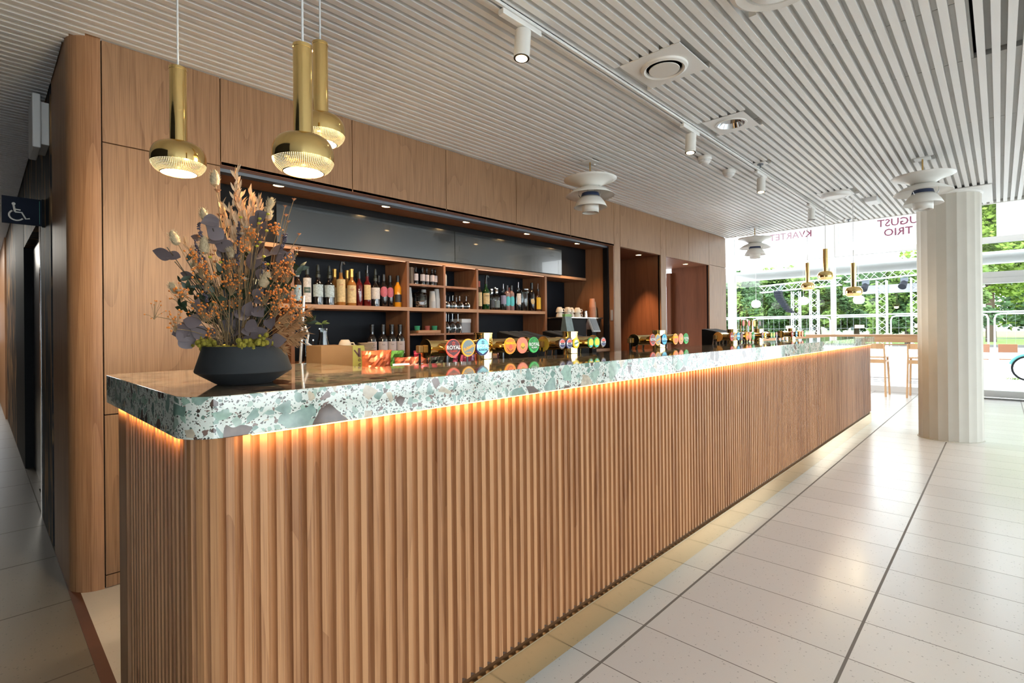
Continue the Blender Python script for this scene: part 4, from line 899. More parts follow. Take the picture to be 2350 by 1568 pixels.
bottle(3.726, 3.625, SZ, 0.258, 0.031, 'tall', G('pink_grey', (0.20, 0.13, 0.13)), 'cap', K_blk, 'left of two pinkish bottles with turquoise round labels', g2, (0.18, 0.56), L_tur, oval=True)
bottle(3.797, 3.632, SZ, 0.262, 0.031, 'tall', G('pink_grey2', (0.20, 0.13, 0.13)), 'cap', K_blk, 'right of two pinkish bottles with turquoise round labels', g2, (0.18, 0.56), L_tur, oval=True)
bottle(3.880, 3.745, SZ, 0.25, 0.028, 'slim', G_brn, 'cap', T_redl, 'small red capped bottle in the rear behind the turquoise labels', g2)
bottle(3.878, 3.612, SZ, 0.298, 0.032, 'tall', M_clear, 'spout', M_chrome, 'clear bottle with a white upright label and a silver pourer on red cork', g2, (0.22, 0.60), L_whi, half=0.8)
bottle(3.985, 3.625, SZ, 0.225, 0.041, 'jar', M_clear, 'knob', M_clear, 'clear wide patterned glass jar near the right end of the shelf', g2, cat='jar')
bottle(4.100, 3.620, SZ, 0.306, 0.033, 'slim', G_blk, 'cap', K_blk, 'tall black bottle with a small cream emblem, second from the right end', g2, (0.24, 0.44), L_crm, half=0.7, oval=True)
bottle(4.183, 3.605, SZ, 0.300, 0.033, 'slim', G_brn, 'spout', M_chrome, 'brown bottle with a bright yellow label at the right end of the shelf', g2, (0.08, 0.50), L_yel, None, T_redl, half=0.9)
# small bottle behind upright in the middle cell
bottle(2.892, 3.60, 1.6385, 0.165, 0.024, 'slim', plain('milky_glass', (0.45, 0.46, 0.42), 0.3), 'cap', L_yel, 'pale bottle with a yellow cap peeping from behind the middle upright', 'single bottles in the middle cells')
# dark small bottles under inverted glasses, upper middle cell
g3 = 'small dark bottles in the upper middle cell'
for i, (x, y, lab) in enumerate(((2.585, 3.60, 'leftmost small dark bottle beside the brown menu folder'), (2.655, 3.60, 'second small dark bottle with a pink white label'), (2.707, 3.61, 'third small dark bottle with a pink white label'), (2.758, 3.60, 'fourth small dark bottle with a pink white label'), (2.806, 3.62, 'rightmost small dark bottle in the upper middle cell'))):
    bottle(x, y, 1.6385, 0.150, 0.0225, 'wine', G_blk, 'cap', K_blk, lab, g3, (0.22, 0.60), plain('label_pinkish_white', (0.55, 0.48, 0.48), 0.6, noise=0.1, nscale=60))
t = thing('menu_folder', 'brown cardboard folder leaning at the left of the small dark bottles', 'folder', (2.512, 3.63, 1.6385))
MB().obox((0, 0, 0.071), 0.010, 0.13, 0.140, 0.20, 0, 0.0).build('cover', plain('beige_cover', (0.27, 0.22, 0.17), 0.7), t, smooth=False)
MB().obox((0.016, 0.0, 0.070), 0.008, 0.12, 0.136, 0.30, 0, 0.04).build('rear_cover', plain('brown_cover', (0.15, 0.10, 0.075), 0.7), t, smooth=False)

# wine bottles on the back counter
BZ = 1.0225
g4 = 'dark wine bottles on the back counter'
L_wine = plain('wine_label', (0.50, 0.46, 0.47), 0.6, noise=0.05, nscale=40)
for x, y, lab, tx in ((2.160, 3.60, 'leftmost dark wine bottle, beside the stack of saucers', None), (2.243, 3.575, 'second dark wine bottle with a pinkish white label', 'Turm'), (2.325, 3.575, 'third dark wine bottle with a pinkish white label', 'Turm'), (2.405, 3.575, 'fourth dark wine bottle with a pinkish white label', 'Turm'),
                      (2.320, 3.70, 'dark wine bottle in the rear row behind the second and third', None), (2.405, 3.70, 'dark wine bottle in the rear row behind the fourth', None)):
    bottle(x, y, BZ, 0.275, 0.0385, 'wine', G_blk, 'foil', K_blk, lab, g4, (0.14, 0.50), L_wine, tx, tsize=0.014)
# ---- glassware
def glass(x, y, z, kind, label, group, inv=False):
    prof = {'wine': [(0.032, 0.0), (0.031, 0.002), (0.004, 0.006), (0.0035, 0.075), (0.02, 0.09), (0.034, 0.115), (0.036, 0.14), (0.029, 0.18)],
            'goblet': [(0.032, 0.0), (0.031, 0.002), (0.004, 0.005), (0.0035, 0.05), (0.030, 0.065), (0.040, 0.085), (0.038, 0.115), (0.034, 0.125)],
            'tumbler': [(0.0001, 0.003), (0.026, 0.003), (0.027, 0.0), (0.036, 0.088)],
            'beer': [(0.0001, 0.004), (0.030, 0.004), (0.030, 0.0), (0.036, 0.17)],
            'jug': [(0.0001, 0.003), (0.045, 0.003), (0.045, 0), (0.048, 0.10), (0.028, 0.20), (0.031, 0.245)]}[kind]
    h = prof[-1][1] if kind != 'goblet' else 0.125
    if inv: prof = [(r, h-z_) for r, z_ in prof]
    o = MB().shell(prof, n=26).build({'wine': 'wine_glass', 'goblet': 'goblet', 'tumbler': 'tumbler', 'beer': 'beer_glass', 'jug': 'glass_carafe'}[kind], M_clear, None, loc=(x, y, z))
    return tag(o, label, 'carafe' if kind == 'jug' else 'glass', group)
g5 = 'upturned goblets in the middle right cell'
pos = [(2.908, 3.60), (2.990, 3.60), (3.072, 3.60), (3.154, 3.60), (2.95, 3.70), (3.035, 3.70), (3.118, 3.70)]
nm = ['first from the left in front', 'second from the left in front', 'third from the left in front', 'rightmost in front', 'left one of the rear row', 'middle one of the rear row', 'right one of the rear row']
for (x, y), w in zip(pos, nm): glass(x, y, SZ, 'goblet', 'clear upturned goblet in the middle right cell, '+w, g5, inv=True)
g6 = 'upturned wine glasses in the lower middle cell'
for (x, y), w in zip([(2.902, 3.59), (2.976, 3.59), (3.050, 3.60), (2.938, 3.68), (3.012, 3.69)], ['first in front', 'second in front', 'third in front, beside the white box', 'left in the rear row', 'right in the rear row']):
    glass(x, y, 1.2205, 'wine', 'clear upturned wine glass in the lower middle cell, '+w, g6, inv=True)
t = thing('storage_box', 'light grey lidded box right of the upturned wine glasses', 'box', (3.160, 3.69, 1.2205))
MB().box(-0.055, 0.055, -0.08, 0.08, 0, 0.095).build('body', M_grey, t, bevel=0.002); MB().box(-0.058, 0.058, -0.083, 0.083, 0.095, 0.13).build('lid', M_plas, t, bevel=0.002)
# cups stacks of plastic and jar, cell below
def cup_stack(x, y, z, n, r0, r1, hcup, step, mat, label, group, name='cup_stack', inv=True, txt=None):
    m = MB(); prof = []
    for i in range(n):
        zz = i*step
        prof += [(r1+0.001, zz), (r1+0.001, zz+0.003), (r1-(r1-r0)*step/hcup, zz+0.0032)]
    prof += [(r0, (n-1)*step+hcup), (0.0001, (n-1)*step+hcup)]
    # keep taper continuous
    o = m.lathe(prof, n=22).build(name, mat, None, loc=(x, y, z)); return tag(o, label, 'cups', group)
M_pcup = plain('clear_plastic_cups', (0.42, 0.42, 0.41), 0.18, coat=0.5)
g7 = 'stacks of clear plastic cups'
cup_stack(2.512, 3.60, SZ, 9, 0.022, 0.031, 0.09, 0.010, M_pcup, 'leftmost stack of upturned clear plastic cups, left of the cookie jar', g7)
cup_stack(2.725, 3.68, SZ, 9, 0.022, 0.031, 0.09, 0.0095, M_pcup, 'stack of plastic cups right behind the cookie jar', g7)
cup_stack(2.742, 3.578, SZ, 7, 0.022, 0.031, 0.09, 0.0095, M_pcup, 'middle stack of upturned clear plastic cups right of the cookie jar', g7)
cup_stack(2.806, 3.60, SZ, 9, 0.022, 0.031, 0.09, 0.010, M_pcup, 'rightmost stack of upturned clear plastic cups by the upright', g7)
t = thing('cookie_jar', 'round lidded glass jar with cookies between the plastic cup stacks', 'jar', (2.635, 3.62, SZ))
MB().shell([(0.0001, 0.004), (0.066, 0.004), (0.068, 0.01), (0.068, 0.10), (0.060, 0.112)], n=32).build('bowl', M_clear, t)
MB().lathe([(0.062, 0.114), (0.068, 0.118), (0.060, 0.130), (0.012, 0.138), (0.010, 0.146), (0.018, 0.152), (0.014, 0.162), (0.0001, 0.165)], n=32).build('lid', M_clear, t)
m = MB(); rr = random.Random(3)
for i in range(16): m.obox((rr.uniform(-0.04, 0.04), rr.uniform(-0.04, 0.04), 0.014+0.003*i), 0.03, 0.022, 0.008, rr.uniform(0, 3), rr.uniform(-0.5, 0.5))
o = m.build('cookies', plain('biscuit', (0.35, 0.17, 0.09), 0.8, noise=0.2), t, smooth=False); o['kind'] = 'stuff'
# tray with green tea lights
tag(MB().box(2.58, 2.82, 3.56, 3.80, 1.2205, 1.247).build('serving_tray', M_oakx, None, smooth=False, bevel=0.004), 'small oak tray in the lower left middle cell', 'tray')
for x, c, lab in ((2.595, (0.05, 0.30, 0.16), 'green tealight glass at the left end of the small oak tray'), (2.70, (0.35, 0.10, 0.08), 'red and white tealight glass in the middle of the oak tray'), (2.78, (0.05, 0.30, 0.16), 'green tealight glass at the right end of the small oak tray')):
    tag(MB().lathe([(0.0001, 0), (0.022, 0), (0.026, 0.038), (0.023, 0.038), (0.019, 0.006)], n=20).build('tealight_glass', G('tea%d' % int(x*100), c), None, loc=(x, 3.60, 1.2475)), lab, 'candle holder', 'tealight glasses on the oak tray')
# crockery on the back counter left
tag(glass(1.565, 3.42, BZ, 'beer', 'x', None), 'tall clear glass behind the olive box, left of the carafe', 'glass')
t = glass(1.66, 3.40, BZ, 'jug', 'clear carafe with a leaf stalk standing behind the olive box', 'carafes')
del t['group']
tw = thing('leaf_sprig', 'small green leafy sprig standing in the glass carafe', 'plant', (1.66, 3.40, BZ+0.02))
MB().tube([(0, 0, 0), (0.005, 0, 0.15), (-0.01, 0, 0.26)], 0.002, 6).build('stem', plain('stem_green', (0.06, 0.10, 0.03), 0.7), tw)
M_leaf = plain('leaf_green', (0.055, 0.12, 0.035), 0.5, noise=0.25, nscale=30)
def leaf_mesh(m, c, L, Wd, dirv, nrm, bend=0.15, n=8):
    """pointed-oval leaf, two sided, slightly folded"""
    d = Vector(dirv).normalized(); nn = Vector(nrm).normalized(); w = d.cross(nn).normalized(); nn = w.cross(d)
    vs = []; c = Vector(c)
    for i in range(n+1):
        u = i/n; ww = Wd*math.sin(PI*min(1, u**0.8))*0.5
        mid = c+d*(L*u)+nn*(-bend*L*u*u)
        vs += [mid-w*ww+nn*ww*0.18, mid, mid+w*ww+nn*ww*0.18]
    fs = []
    for i in range(n): fs += [(3*i, 3*i+1, 3*i+4, 3*i+3), (3*i+1, 3*i+2, 3*i+5, 3*i+4)]
    m.add(vs, fs)
for dx, dz, s_ in ((-1, 0.2, 1), (1, 0.5, 1), (0.4, 1, 0.8)):
    m = MB(); leaf_mesh(m, (-0.01, 0, 0.255), 0.055*s_, 0.035*s_, (dx, -0.3, dz*0.4), (0, -0.6, 1)); m.build('leaf', M_leaf, tw)
def saucers(x, y, n, label):
    for i in range(n):
        o = MB().lathe([(0.0001, 0.004), (0.035, 0.002), (0.038, 0.0), (0.042, 0.002), (0.068, 0.0105), (0.070, 0.012), (0.066, 0.0125), (0.042, 0.006), (0.0001, 0.006)], n=32).build('saucer', M_ceram, None, loc=(x, y, BZ+0.012*i))
        tag(o, 'cream saucer in the %s, %s from the bottom' % (label, ['first', 'second', 'third', 'fourth', 'fifth', 'sixth', 'seventh', 'eighth', 'ninth', 'tenth', 'eleventh', 'twelfth'][i]), 'saucer', 'stacked cream saucers')
saucers(2.055, 3.50, 11, 'right stack beside the wine bottles')
saucers(1.885, 3.48, 10, 'left stack behind the olive box')
def cup(x, y, z, rz, label, group, inv=False, s=1.0):
    t = thing('coffee_cup', label, 'cup', (x, y, z), rz, group)
    prof = [(0.0001, 0.004), (0.022, 0.003), (0.023, 0.0), (0.033, 0.014), (0.040, 0.034), (0.042, 0.058), (0.040, 0.058), (0.036, 0.032), (0.028, 0.012), (0.0001, 0.007)]
    pts = [(0.038, 0, 0.048), (0.054, 0, 0.050), (0.060, 0, 0.036), (0.052, 0, 0.020), (0.036, 0, 0.020)]
    if inv: prof = [(r, 0.058-q) for r, q in prof]; pts = [(a, b, 0.058-c) for a, b, c in pts]
    MB().lathe([(r*s, q*s) for r, q in prof], n=28).build('bowl', M_ceram, t); MB().tube([tuple(c*s for c in p) for p in pts], 0.004*s, 8).build('handle', M_ceram, t)
    return t
cup(1.800, 3.36, BZ+0.095, -0.7, 'big cream cup lying upturned on the left saucers behind the olive box', 'coffee cups by the olive box', True, 1.15)
tag(MB().cyl((1.80, 3.36, BZ), (1.80, 3.36, BZ+0.095), 0.055, n=28).build('cup_stack', M_ceram, None), 'stack of cream cups under the upturned cup behind the olive box', 'cups')

# olive and brown carton
t = thing('carton', 'brown carton with an olive green end panel standing behind the worktop', 'box', (1.122, 2.32, 0.9305), 0.0)
MB().add([(0, 0, 0), (0.155, -0.02, 0), (0.155, 0.16, 0), (0, 0.16, 0), (0, 0, 0.244), (0.150, -0.02, 0.240), (0.15, 0.16, 0.244), (0, 0.16, 0.244)], [(0, 3, 2, 1), (4, 5, 6, 7), (0, 1, 5, 4), (1, 2, 6, 5), (2, 3, 7, 6), (3, 0, 4, 7)]).build('body', M_card, t, smooth=False, bevel=0.001)
en = MB().add([(0.1505, -0.022, 0.0), (0.262, -0.022, 0.0), (0.212, -0.022, 0.240), (0.1505, -0.022, 0.240), (0.1505, 0.10, 0.0), (0.262, 0.10, 0.0), (0.212, 0.10, 0.240), (0.1505, 0.10, 0.240)], [(0, 1, 2, 3), (7, 6, 5, 4), (0, 4, 5, 1), (1, 5, 6, 2), (2, 6, 7, 3), (3, 7, 4, 0)]).build('end_panel', M_olive, t, smooth=False)
m = MB(); m.box(0.178, 0.192, -0.0235, -0.0225, 0.185, 0.228); m.obox((0.170, -0.023, 0.205), 0.007, 0.001, 0.038, 0, 0, -0.7); m.build('emblem', M_plum, en, smooth=False)
for i, ch in enumerate('GULD'): text_obj(ch, 0.021, M_plum, en, Matrix.Translation((0.185, -0.0235, 0.170-i*0.024)) @ Matrix.Rotation(PI/2, 4, 'X') @ Matrix.Rotation(-PI/2, 4, 'Z'))
g8 = 'cups right of the olive carton'
cup(1.445, 2.43, 1.045, 0.4, 'white cup lying just right of the olive carton', g8, True)
cup(1.505, 2.40, 0.995, -0.4, 'small cream cup right of the olive carton, lower one', g8, True)
tag(MB().box(1.40, 1.66, 2.36, 2.48, 0.9305, 0.995).build('cup_crate', M_oakx, None, smooth=False, bevel=0.003), 'low wooden crate under the cups right of the olive carton', 'crate')
tag(MB().cyl((1.445, 2.43, 0.9955), (1.445, 2.43, 1.0448), 0.034, n=24).build('coffee_cup', M_ceram, None), 'lower white cup of the pair right of the olive carton', 'cup')
# upright chrome tube with white hose at the left
t = thing('water_tap_pole', 'thin grey upright pole with a white looped hose behind the flower bowl', 'pole', (0, 0, 0))
MB().cyl((1.452, 3.30, BZ), (1.482, 3.30, 1.48), 0.009, n=14).build('pole', M_alu, t)
MB().tube([(1.475, 3.29, 1.30), (1.495, 3.27, 1.22), (1.485, 3.27, 1.17), (1.515, 3.27, 1.15), (1.512, 3.27, 1.12), (1.485, 3.27, 1.11), (1.50, 3.27, 1.08), (1.505, 3.28, BZ+0.005)], 0.007, 8).build('hose', M_plas, t)

# ---- snack bags in the rack
def foil_bag(x, y, z, w, h, d, rz, rx, col, label, seed, txt=None, tm=None):
    rr = random.Random(seed); n, k = 10, 12; vs = []; fs = []
    for side in (-1, 1):
        for j in range(k+1):
            for i in range(n+1):
                u, v = i/n, j/k; puff = (math.sin(PI*u)**0.5)*(math.sin(PI*v)**0.45)
                vs.append(((u-0.5)*w*(1-0.08*math.sin(PI*v)), side*(d/2*puff+0.001)+rr.uniform(-1, 1)*0.008*puff, v*h+rr.uniform(-1, 1)*0.002))
    q = (n+1)*(k+1)
    for s_ in (0, 1):
        for j in range(k):
            for i in range(n):
                a = s_*q+j*(n+1)+i; f = (a, a+1, a+n+2, a+n+1); fs.append(f if s_ == 0 else f[::-1])
    m = MB(); m.add(vs, fs); o = m.build('snack_bag', plain('foil_'+str(seed), col, 0.28, 0.25, noise=0.8, nscale=34, bump=0.4), None, smooth=False)
    o.location = (x, y, z); o.rotation_euler = (rx, 0, rz); tag(o, label, 'snack bag', 'snack bags in the wire rack')
    if txt: text_obj(txt, 0.030, tm or C_W, o, Matrix.Translation((0.0, -d/2-0.003, h*0.80)) @ Matrix.Rotation(PI/2, 4, 'X') @ Matrix.Rotation(0.05, 4, 'Z'), bold=0.0006)
    return o
WZ = 0.9745
foil_bag(1.205, 1.98, WZ, 0.13, 0.185, 0.05, -0.35, 0.12, (0.55, 0.13, 0.05), 'orange red snack bag at the left end of the rack', 11)
foil_bag(1.325, 1.90, WZ, 0.15, 0.155, 0.05, -0.30, 0.18, (0.50, 0.12, 0.05), 'orange snack bag with white lettering in the middle of the rack', 12, 'Doritos')
foil_bag(1.465, 1.87, WZ, 0.13, 0.150, 0.05, -0.35, 0.15, (0.015, 0.02, 0.018), 'black and green snack bag with pale lettering', 13, 'Sour', plain('label_mint', (0.4, 0.6, 0.45), 0.6))
foil_bag(1.455, 1.96, WZ, 0.12, 0.175, 0.04, -0.2, 0.05, (0.45, 0.03, 0.08), 'crimson snack bag behind the orange one', 14)
foil_bag(1.53, 2.02, WZ, 0.13, 0.170, 0.04, 0.1, 0.05, (0.75, 0.30, 0.12), 'yellow orange snack bag in the rear', 15)
foil_bag(1.345, 2.06, WZ, 0.12, 0.175, 0.04, -0.1, 0.0, (0.10, 0.28, 0.05), 'green snack bag in the rear of the rack', 16)
foil_bag(1.605, 1.88, WZ, 0.11, 0.150, 0.04, -0.3, 0.1, (0.30, 0.04, 0.10), 'dark red snack bag right below the brass tap cap', 17)
foil_bag(1.70, 1.93, WZ, 0.11, 0.150, 0.04, -0.2, 0.1, (0.30, 0.16, 0.28), 'mottled purple snack bag behind the tap badges', 18)
foil_bag(1.80, 1.93, WZ, 0.11, 0.150, 0.04, -0.1, 0.1, (0.05, 0.05, 0.09), 'dark patterned snack bag behind the first tap tower', 19)
t = thing('wire_rack', 'dark wire rack holding the snack bags behind the worktop', 'rack', (1.15, 1.80, 0.9305))
MB().box(0, 0.75, 0, 0.30, 0.0, 0.036).build('tray', M_black, t, smooth=False)
for i in range(4): MB().cyl((0.32+i*0.12, 0.012, 0), (0.32+i*0.12, 0.012, 0.225), 0.005, n=8).build('rod', M_rail, t)
tag(MB().obox((1.19, 1.76, 0.9505+0.145), 0.07, 0.004, 0.03, -0.3, -0.6).build('folded_leaflet', M_plas, None, smooth=False), 'small blue and white leaflet lying at the worktop edge', 'leaflet')
tag(MB().box(1.15, 1.23, 1.73, 1.79, 0.9305, 1.078).build('leaflet_stand', M_dwood, None, smooth=False), 'small dark stand under the leaflet at the worktop edge', 'stand')

# ---- coffee corner on the right of the back counter
t = thing('coffee_machine', 'large dark steel coffee machine at the right end of the back counter', 'coffee machine', (4.28, 3.30, BZ))
MB().box(0, 0.36, 0.0, 0.42, 0.0, 0.335).build('body', M_black, t, smooth=False, bevel=0.004)
MB().box(-0.012, 0.66, -0.02, 0.44, 0.338, 0.352).build('top_tray', M_steel, t, smooth=False, bevel=0.002)
MB().box(0.365, 0.64, 0.10, 0.42, 0.0, 0.335).build('side_body', M_steeld, t, smooth=False, bevel=0.004)
MB().add([(0.37, -0.01, 0.336), (0.64, -0.01, 0.336), (0.64, 0.10, 0.0), (0.37, 0.10, 0.0), (0.37, 0.0, 0.336), (0.64, 0.0, 0.336), (0.64, 0.11, 0.0), (0.37, 0.11, 0.0)], [(0, 3, 2, 1), (4, 5, 6, 7), (0, 1, 5, 4), (1, 2, 6, 5), (2, 3, 7, 6), (3, 0, 4, 7)]).build('sloping_panel', M_steel, t, smooth=False)
for i, x in enumerate((0.44, 0.56)): MB().cyl((x, 0.02, 0.09), (x, 0.02, 0.14), 0.028, n=20).build('group_head', M_chrome, t)
TZ = BZ+0.3525
gc = 'cream cups stacked on the coffee machine'
for i, x in enumerate((4.335, 4.435, 4.535, 4.615)):
    for k in range(2):
        cup(x, 3.40 if i % 2 else 3.43, TZ+0.053*k, (-0.6, -2.4, -2.2, -0.6)[i], 'cream cup on the coffee machine, %s one of the %s' % (('lower', 'upper')[k], ('leftmost pair', 'second pair from the left', 'third pair from the left', 'rightmost pair')[i]), gc, True, 0.97)
t = thing('milk_pitcher', 'small steel milk pitcher between the cups and the paper cup stacks', 'pitcher', (4.765, 3.40, TZ))
MB().lathe([(0.0001, 0.003), (0.028, 0), (0.030, 0.02), (0.024, 0.06), (0.026, 0.075), (0.0235, 0.075), (0.022, 0.06), (0.027, 0.02), (0.0001, 0.005)], n=24).build('body', M_steel, t)
M_pc = plain('salmon_paper_cups', (0.62, 0.27, 0.15), 0.6, noise=0.08); M_pg = plain('beige_paper_cups', (0.50, 0.42, 0.28), 0.6, noise=0.08)
cup_stack(4.845, 3.36, TZ, 12, 0.028, 0.038, 0.10, 0.0105, M_pc, 'tall stack of salmon paper cups on the coffee machine', 'paper cup stacks')
cup_stack(4.925, 3.40, TZ, 9, 0.026, 0.036, 0.10, 0.0105, M_pg, 'beige green stack of paper cups at the right end of the machine', 'paper cup stacks')
t = thing('till_screen', 'tilted black till screen with a silver frame beside the coffee machine', 'screen', (3.70, 2.42, 0.93), 0.0)
t.location = (3.47, 2.39, 0.93)
Mx = Matrix.Translation((0, 0, 0.345)) @ Matrix.Rotation(0.25, 4, 'Z') @ Matrix.Rotation(-0.35, 4, 'X')
def tb(sx, sy, sz, off, name, mat, par, bev=0.0):
    m = MB(); m.obox((0, 0, 0), sx, sy, sz); m.v = [tuple(Mx @ (Vector(v)+Vector(off))) for v in m.v]; return m.build(name, mat, par, smooth=False, bevel=bev)
o = tb(0.165, 0.014, 0.120, (0, 0, 0), 'frame', M_grey, t, 0.002)
tb(0.145, 0.002, 0.100, (0, -0.0085, 0), 'display', plain('till_display', (0.03, 0.03, 0.035), 0.35, spec=0.3), o)
MB().box(-0.03, 0.03, 0.0, 0.05, 0.0, 0.31).build('stand', M_black, t, smooth=False)
t = thing('coffee_bag', 'grey marbled coffee bag with a green top behind the second tap tower', 'bag', (3.20, 2.46, 0.9305))
MB().box(-0.045, 0.055, -0.03, 0.03, 0.0, 0.28).build('stand', M_black, t, smooth=False)
m = MB(); m.add([(-0.04, -0.035, 0.275), (0.055, -0.035, 0.275), (0.055, 0.035, 0.275), (-0.04, 0.035, 0.275), (-0.04, -0.012, 0.412), (0.042, -0.012, 0.412), (0.042, 0.012, 0.412), (-0.04, 0.012, 0.412)], [(0, 3, 2, 1), (4, 5, 6, 7), (0, 1, 5, 4), (1, 2, 6, 5), (2, 3, 7, 6), (3, 0, 4, 7)])
m.build('pouch', plain('marbled_bag', (0.12, 0.16, 0.16), 0.4, noise=0.6, nscale=16), t, smooth=False)
MB().box(-0.041, 0.043, -0.014, 0.013, 0.412, 0.432).build('top_seal', plain('bag_green', (0.14, 0.30, 0.07), 0.4), t, smooth=False)
# glasses standing on the back counter right of centre and by the first tap
g9 = 'tumblers on the back counter'
nl = ['first', 'second', 'third', 'fourth', 'fifth', 'sixth']
for i in range(4): glass(3.35+i*0.085, 3.40, BZ, 'tumbler', 'clear tumbler on the back counter right of the first tap tower, %s of four' % nl[i], g9)
for i in range(4): glass(2.52+i*0.08, 3.42, BZ, 'tumbler', 'clear tumbler on the back counter behind the first tap cap, %s of four' % nl[i], g9)

# ================================================================ FLOWER BOWL
FX, FY, FZ = 0.483, 1.432, 1.1085
t = thing('dried_flower_arrangement', 'tall dried flower arrangement in a charcoal bowl on the near end of the bar', 'flower arrangement', (FX, FY, FZ))
MB().lathe([(0.0001, 0.0), (0.062, 0.0), (0.068, 0.003), (0.104, 0.026), (0.113, 0.032), (0.114, 0.036), (0.0955, 0.097), (0.092, 0.098), (0.089, 0.095), (0.098, 0.05), (0.0001, 0.045)], n=9*8).build('bowl', M_vase, t)
M_moss = plain('moss', (0.24, 0.20, 0.02), 0.95, noise=0.6, nscale=130, bump=0.8)
rr = random.Random(5)
m = MB(); m.lathe([(0.090, 0.082), (0.07, 0.094), (0.03, 0.098), (0.0001, 0.099)], n=24)
for i in range(150):
    a = rr.uniform(0, 2*PI); r_ = 0.092*math.sqrt(rr.uniform(0.1, 1)); m.ball((r_*math.cos(a), r_*math.sin(a), 0.092), rr.uniform(0.005, 0.011), 7)
Rv = Vector((R.x, R.y, 0)).normalized(); Fv = Vector((F.x, F.y, 0)).normalized()
def L(u, w, z): return Rv*u + Fv*w + Vector((0, 0, z))      # arrangement coordinates: across, deep, up
for cu, cw, n_, sz in ((0.066, -0.05, 60, 0.022), (0.038, -0.074, 25, 0.012), (-0.07, -0.045, 45, 0.016)):
    for i in range(n_):
        p_ = L(cu, cw, 0.100)+Vector((rr.gauss(0, sz*0.6), rr.gauss(0, sz*0.6), abs(rr.gauss(0, sz*0.45)))); m.ball(p_, rr.uniform(0.004, 0.008), 6)
m.build('moss', M_moss, t)['kind'] = 'stuff'
M_stem = plain('dry_stem', (0.23, 0.15, 0.07), 0.8, noise=0.2); M_stemd = plain('dark_stem', (0.06, 0.045, 0.03), 0.8)
M_euc = plain('preserved_eucalyptus', (0.16, 0.125, 0.128), 0.55, noise=0.25, nscale=20); M_oatm = plain('dry_oat', (0.62, 0.42, 0.25), 0.8, noise=0.2, nscale=60)
M_bun = plain('bunny_tail_cream', (0.46, 0.36, 0.22), 0.95, noise=0.3, nscale=220, bump=0.6); M_ber = plain('orange_berries', (0.72, 0.22, 0.03), 0.6, noise=0.3, nscale=90)
M_flo = plain('rust_flower', (0.40, 0.18, 0.08), 0.85, noise=0.35, nscale=120); M_lav = plain('lavender_grey', (0.085, 0.070, 0.095), 0.85, noise=0.3, nscale=150)
M_but = plain('yellow_button_flower', (0.42, 0.38, 0.03), 0.8, noise=0.2, nscale=150); M_stf = plain('pale_strawflower', (0.52, 0.45, 0.34), 0.85, noise=0.2, nscale=100)
M_dgl = plain('dark_green_leaf', (0.018, 0.035, 0.014), 0.5, noise=0.3, nscale=40); M_straw = plain('golden_grass', (0.36, 0.19, 0.08), 0.8, noise=0.25, nscale=80)
KPX = 0.001152
def C2(cx_, cy2):   # position read from the study crop of the bouquet (across, up)
    px = 370+0.3315*cx_; py = 380+0.3315*cy2
    return (px-556)*KPX, 1.24+(755-py)*KPX-FZ
def root(u): 
    return L(max(-0.065, min(0.065, u*0.30+rr.uniform(-0.02, 0.02))), rr.uniform(-0.05, 0.05), 0.096)
def stem_to(m, tip, r=0.0011, mat=None, bow=0.02):
    p0 = root(tip.dot(Rv)); mid = (p0+tip)*0.5+Vector((0, 0, 0.02))+Rv*(-bow*(1 if tip.dot(Rv) > 0 else -1))*0.6
    pts = []
    for i in range(7):
        q = i/6; pts.append(p0*(1-q)**2+mid*2*q*(1-q)+tip*q*q)
    m.tube(pts, r, 5); return pts
def up_dir(tip):
    return (Vector((0, 0, 1))+Rv*tip.dot(Rv)*2.2).normalized()
# bunny tails
for cx_, cy2, sz in ((410, 90, 1.0), (372, 550, 1.1), (175, 500, 0.95), (770, 780, 1.1), (765, 255, 0.75), (765, 330, 0.85), (330, 330, 0.8), (165, 830, 0.8), (545, 600, 0.7)):
    u, z = C2(cx_, cy2); tip = L(u, -0.05 if cy2 > 450 else rr.uniform(-0.04, 0.02), z)
    st = MB(); stem_to(st, tip, 0.0010); so = st.build('grass_stem', M_stem, t)
    d = up_dir(tip); m = MB(); L_ = 0.043*sz; m.lathe([(0.0001, -0.5*L_), (0.20*L_, -0.38*L_), (0.26*L_, -0.1*L_), (0.22*L_, 0.2*L_), (0.12*L_, 0.42*L_), (0.0001, 0.55*L_)], n=12)
    for i in range(90):
        a = rr.uniform(0, 2*PI); h = rr.uniform(-0.45, 0.42)*L_; q = 0.25*L_*math.sqrt(max(0, 1-(h/(0.56*L_))**2)); c = Vector((q*math.cos(a), q*math.sin(a), h)); e = c+Vector((math.cos(a)*0.004, math.sin(a)*0.004, 0.006))
        m.add([c+Vector((0.0007, 0, 0)), c-Vector((0.0007, 0, 0)), e], [(0, 1, 2)])
    rot = Vector((0, 0, 1)).rotation_difference((d+Rv*rr.uniform(-0.35, 0.35)).normalized()); m.v = [tuple(rot @ Vector(v)+tip) for v in m.v]
    m.build('bunny_tail_head', M_bun, so)
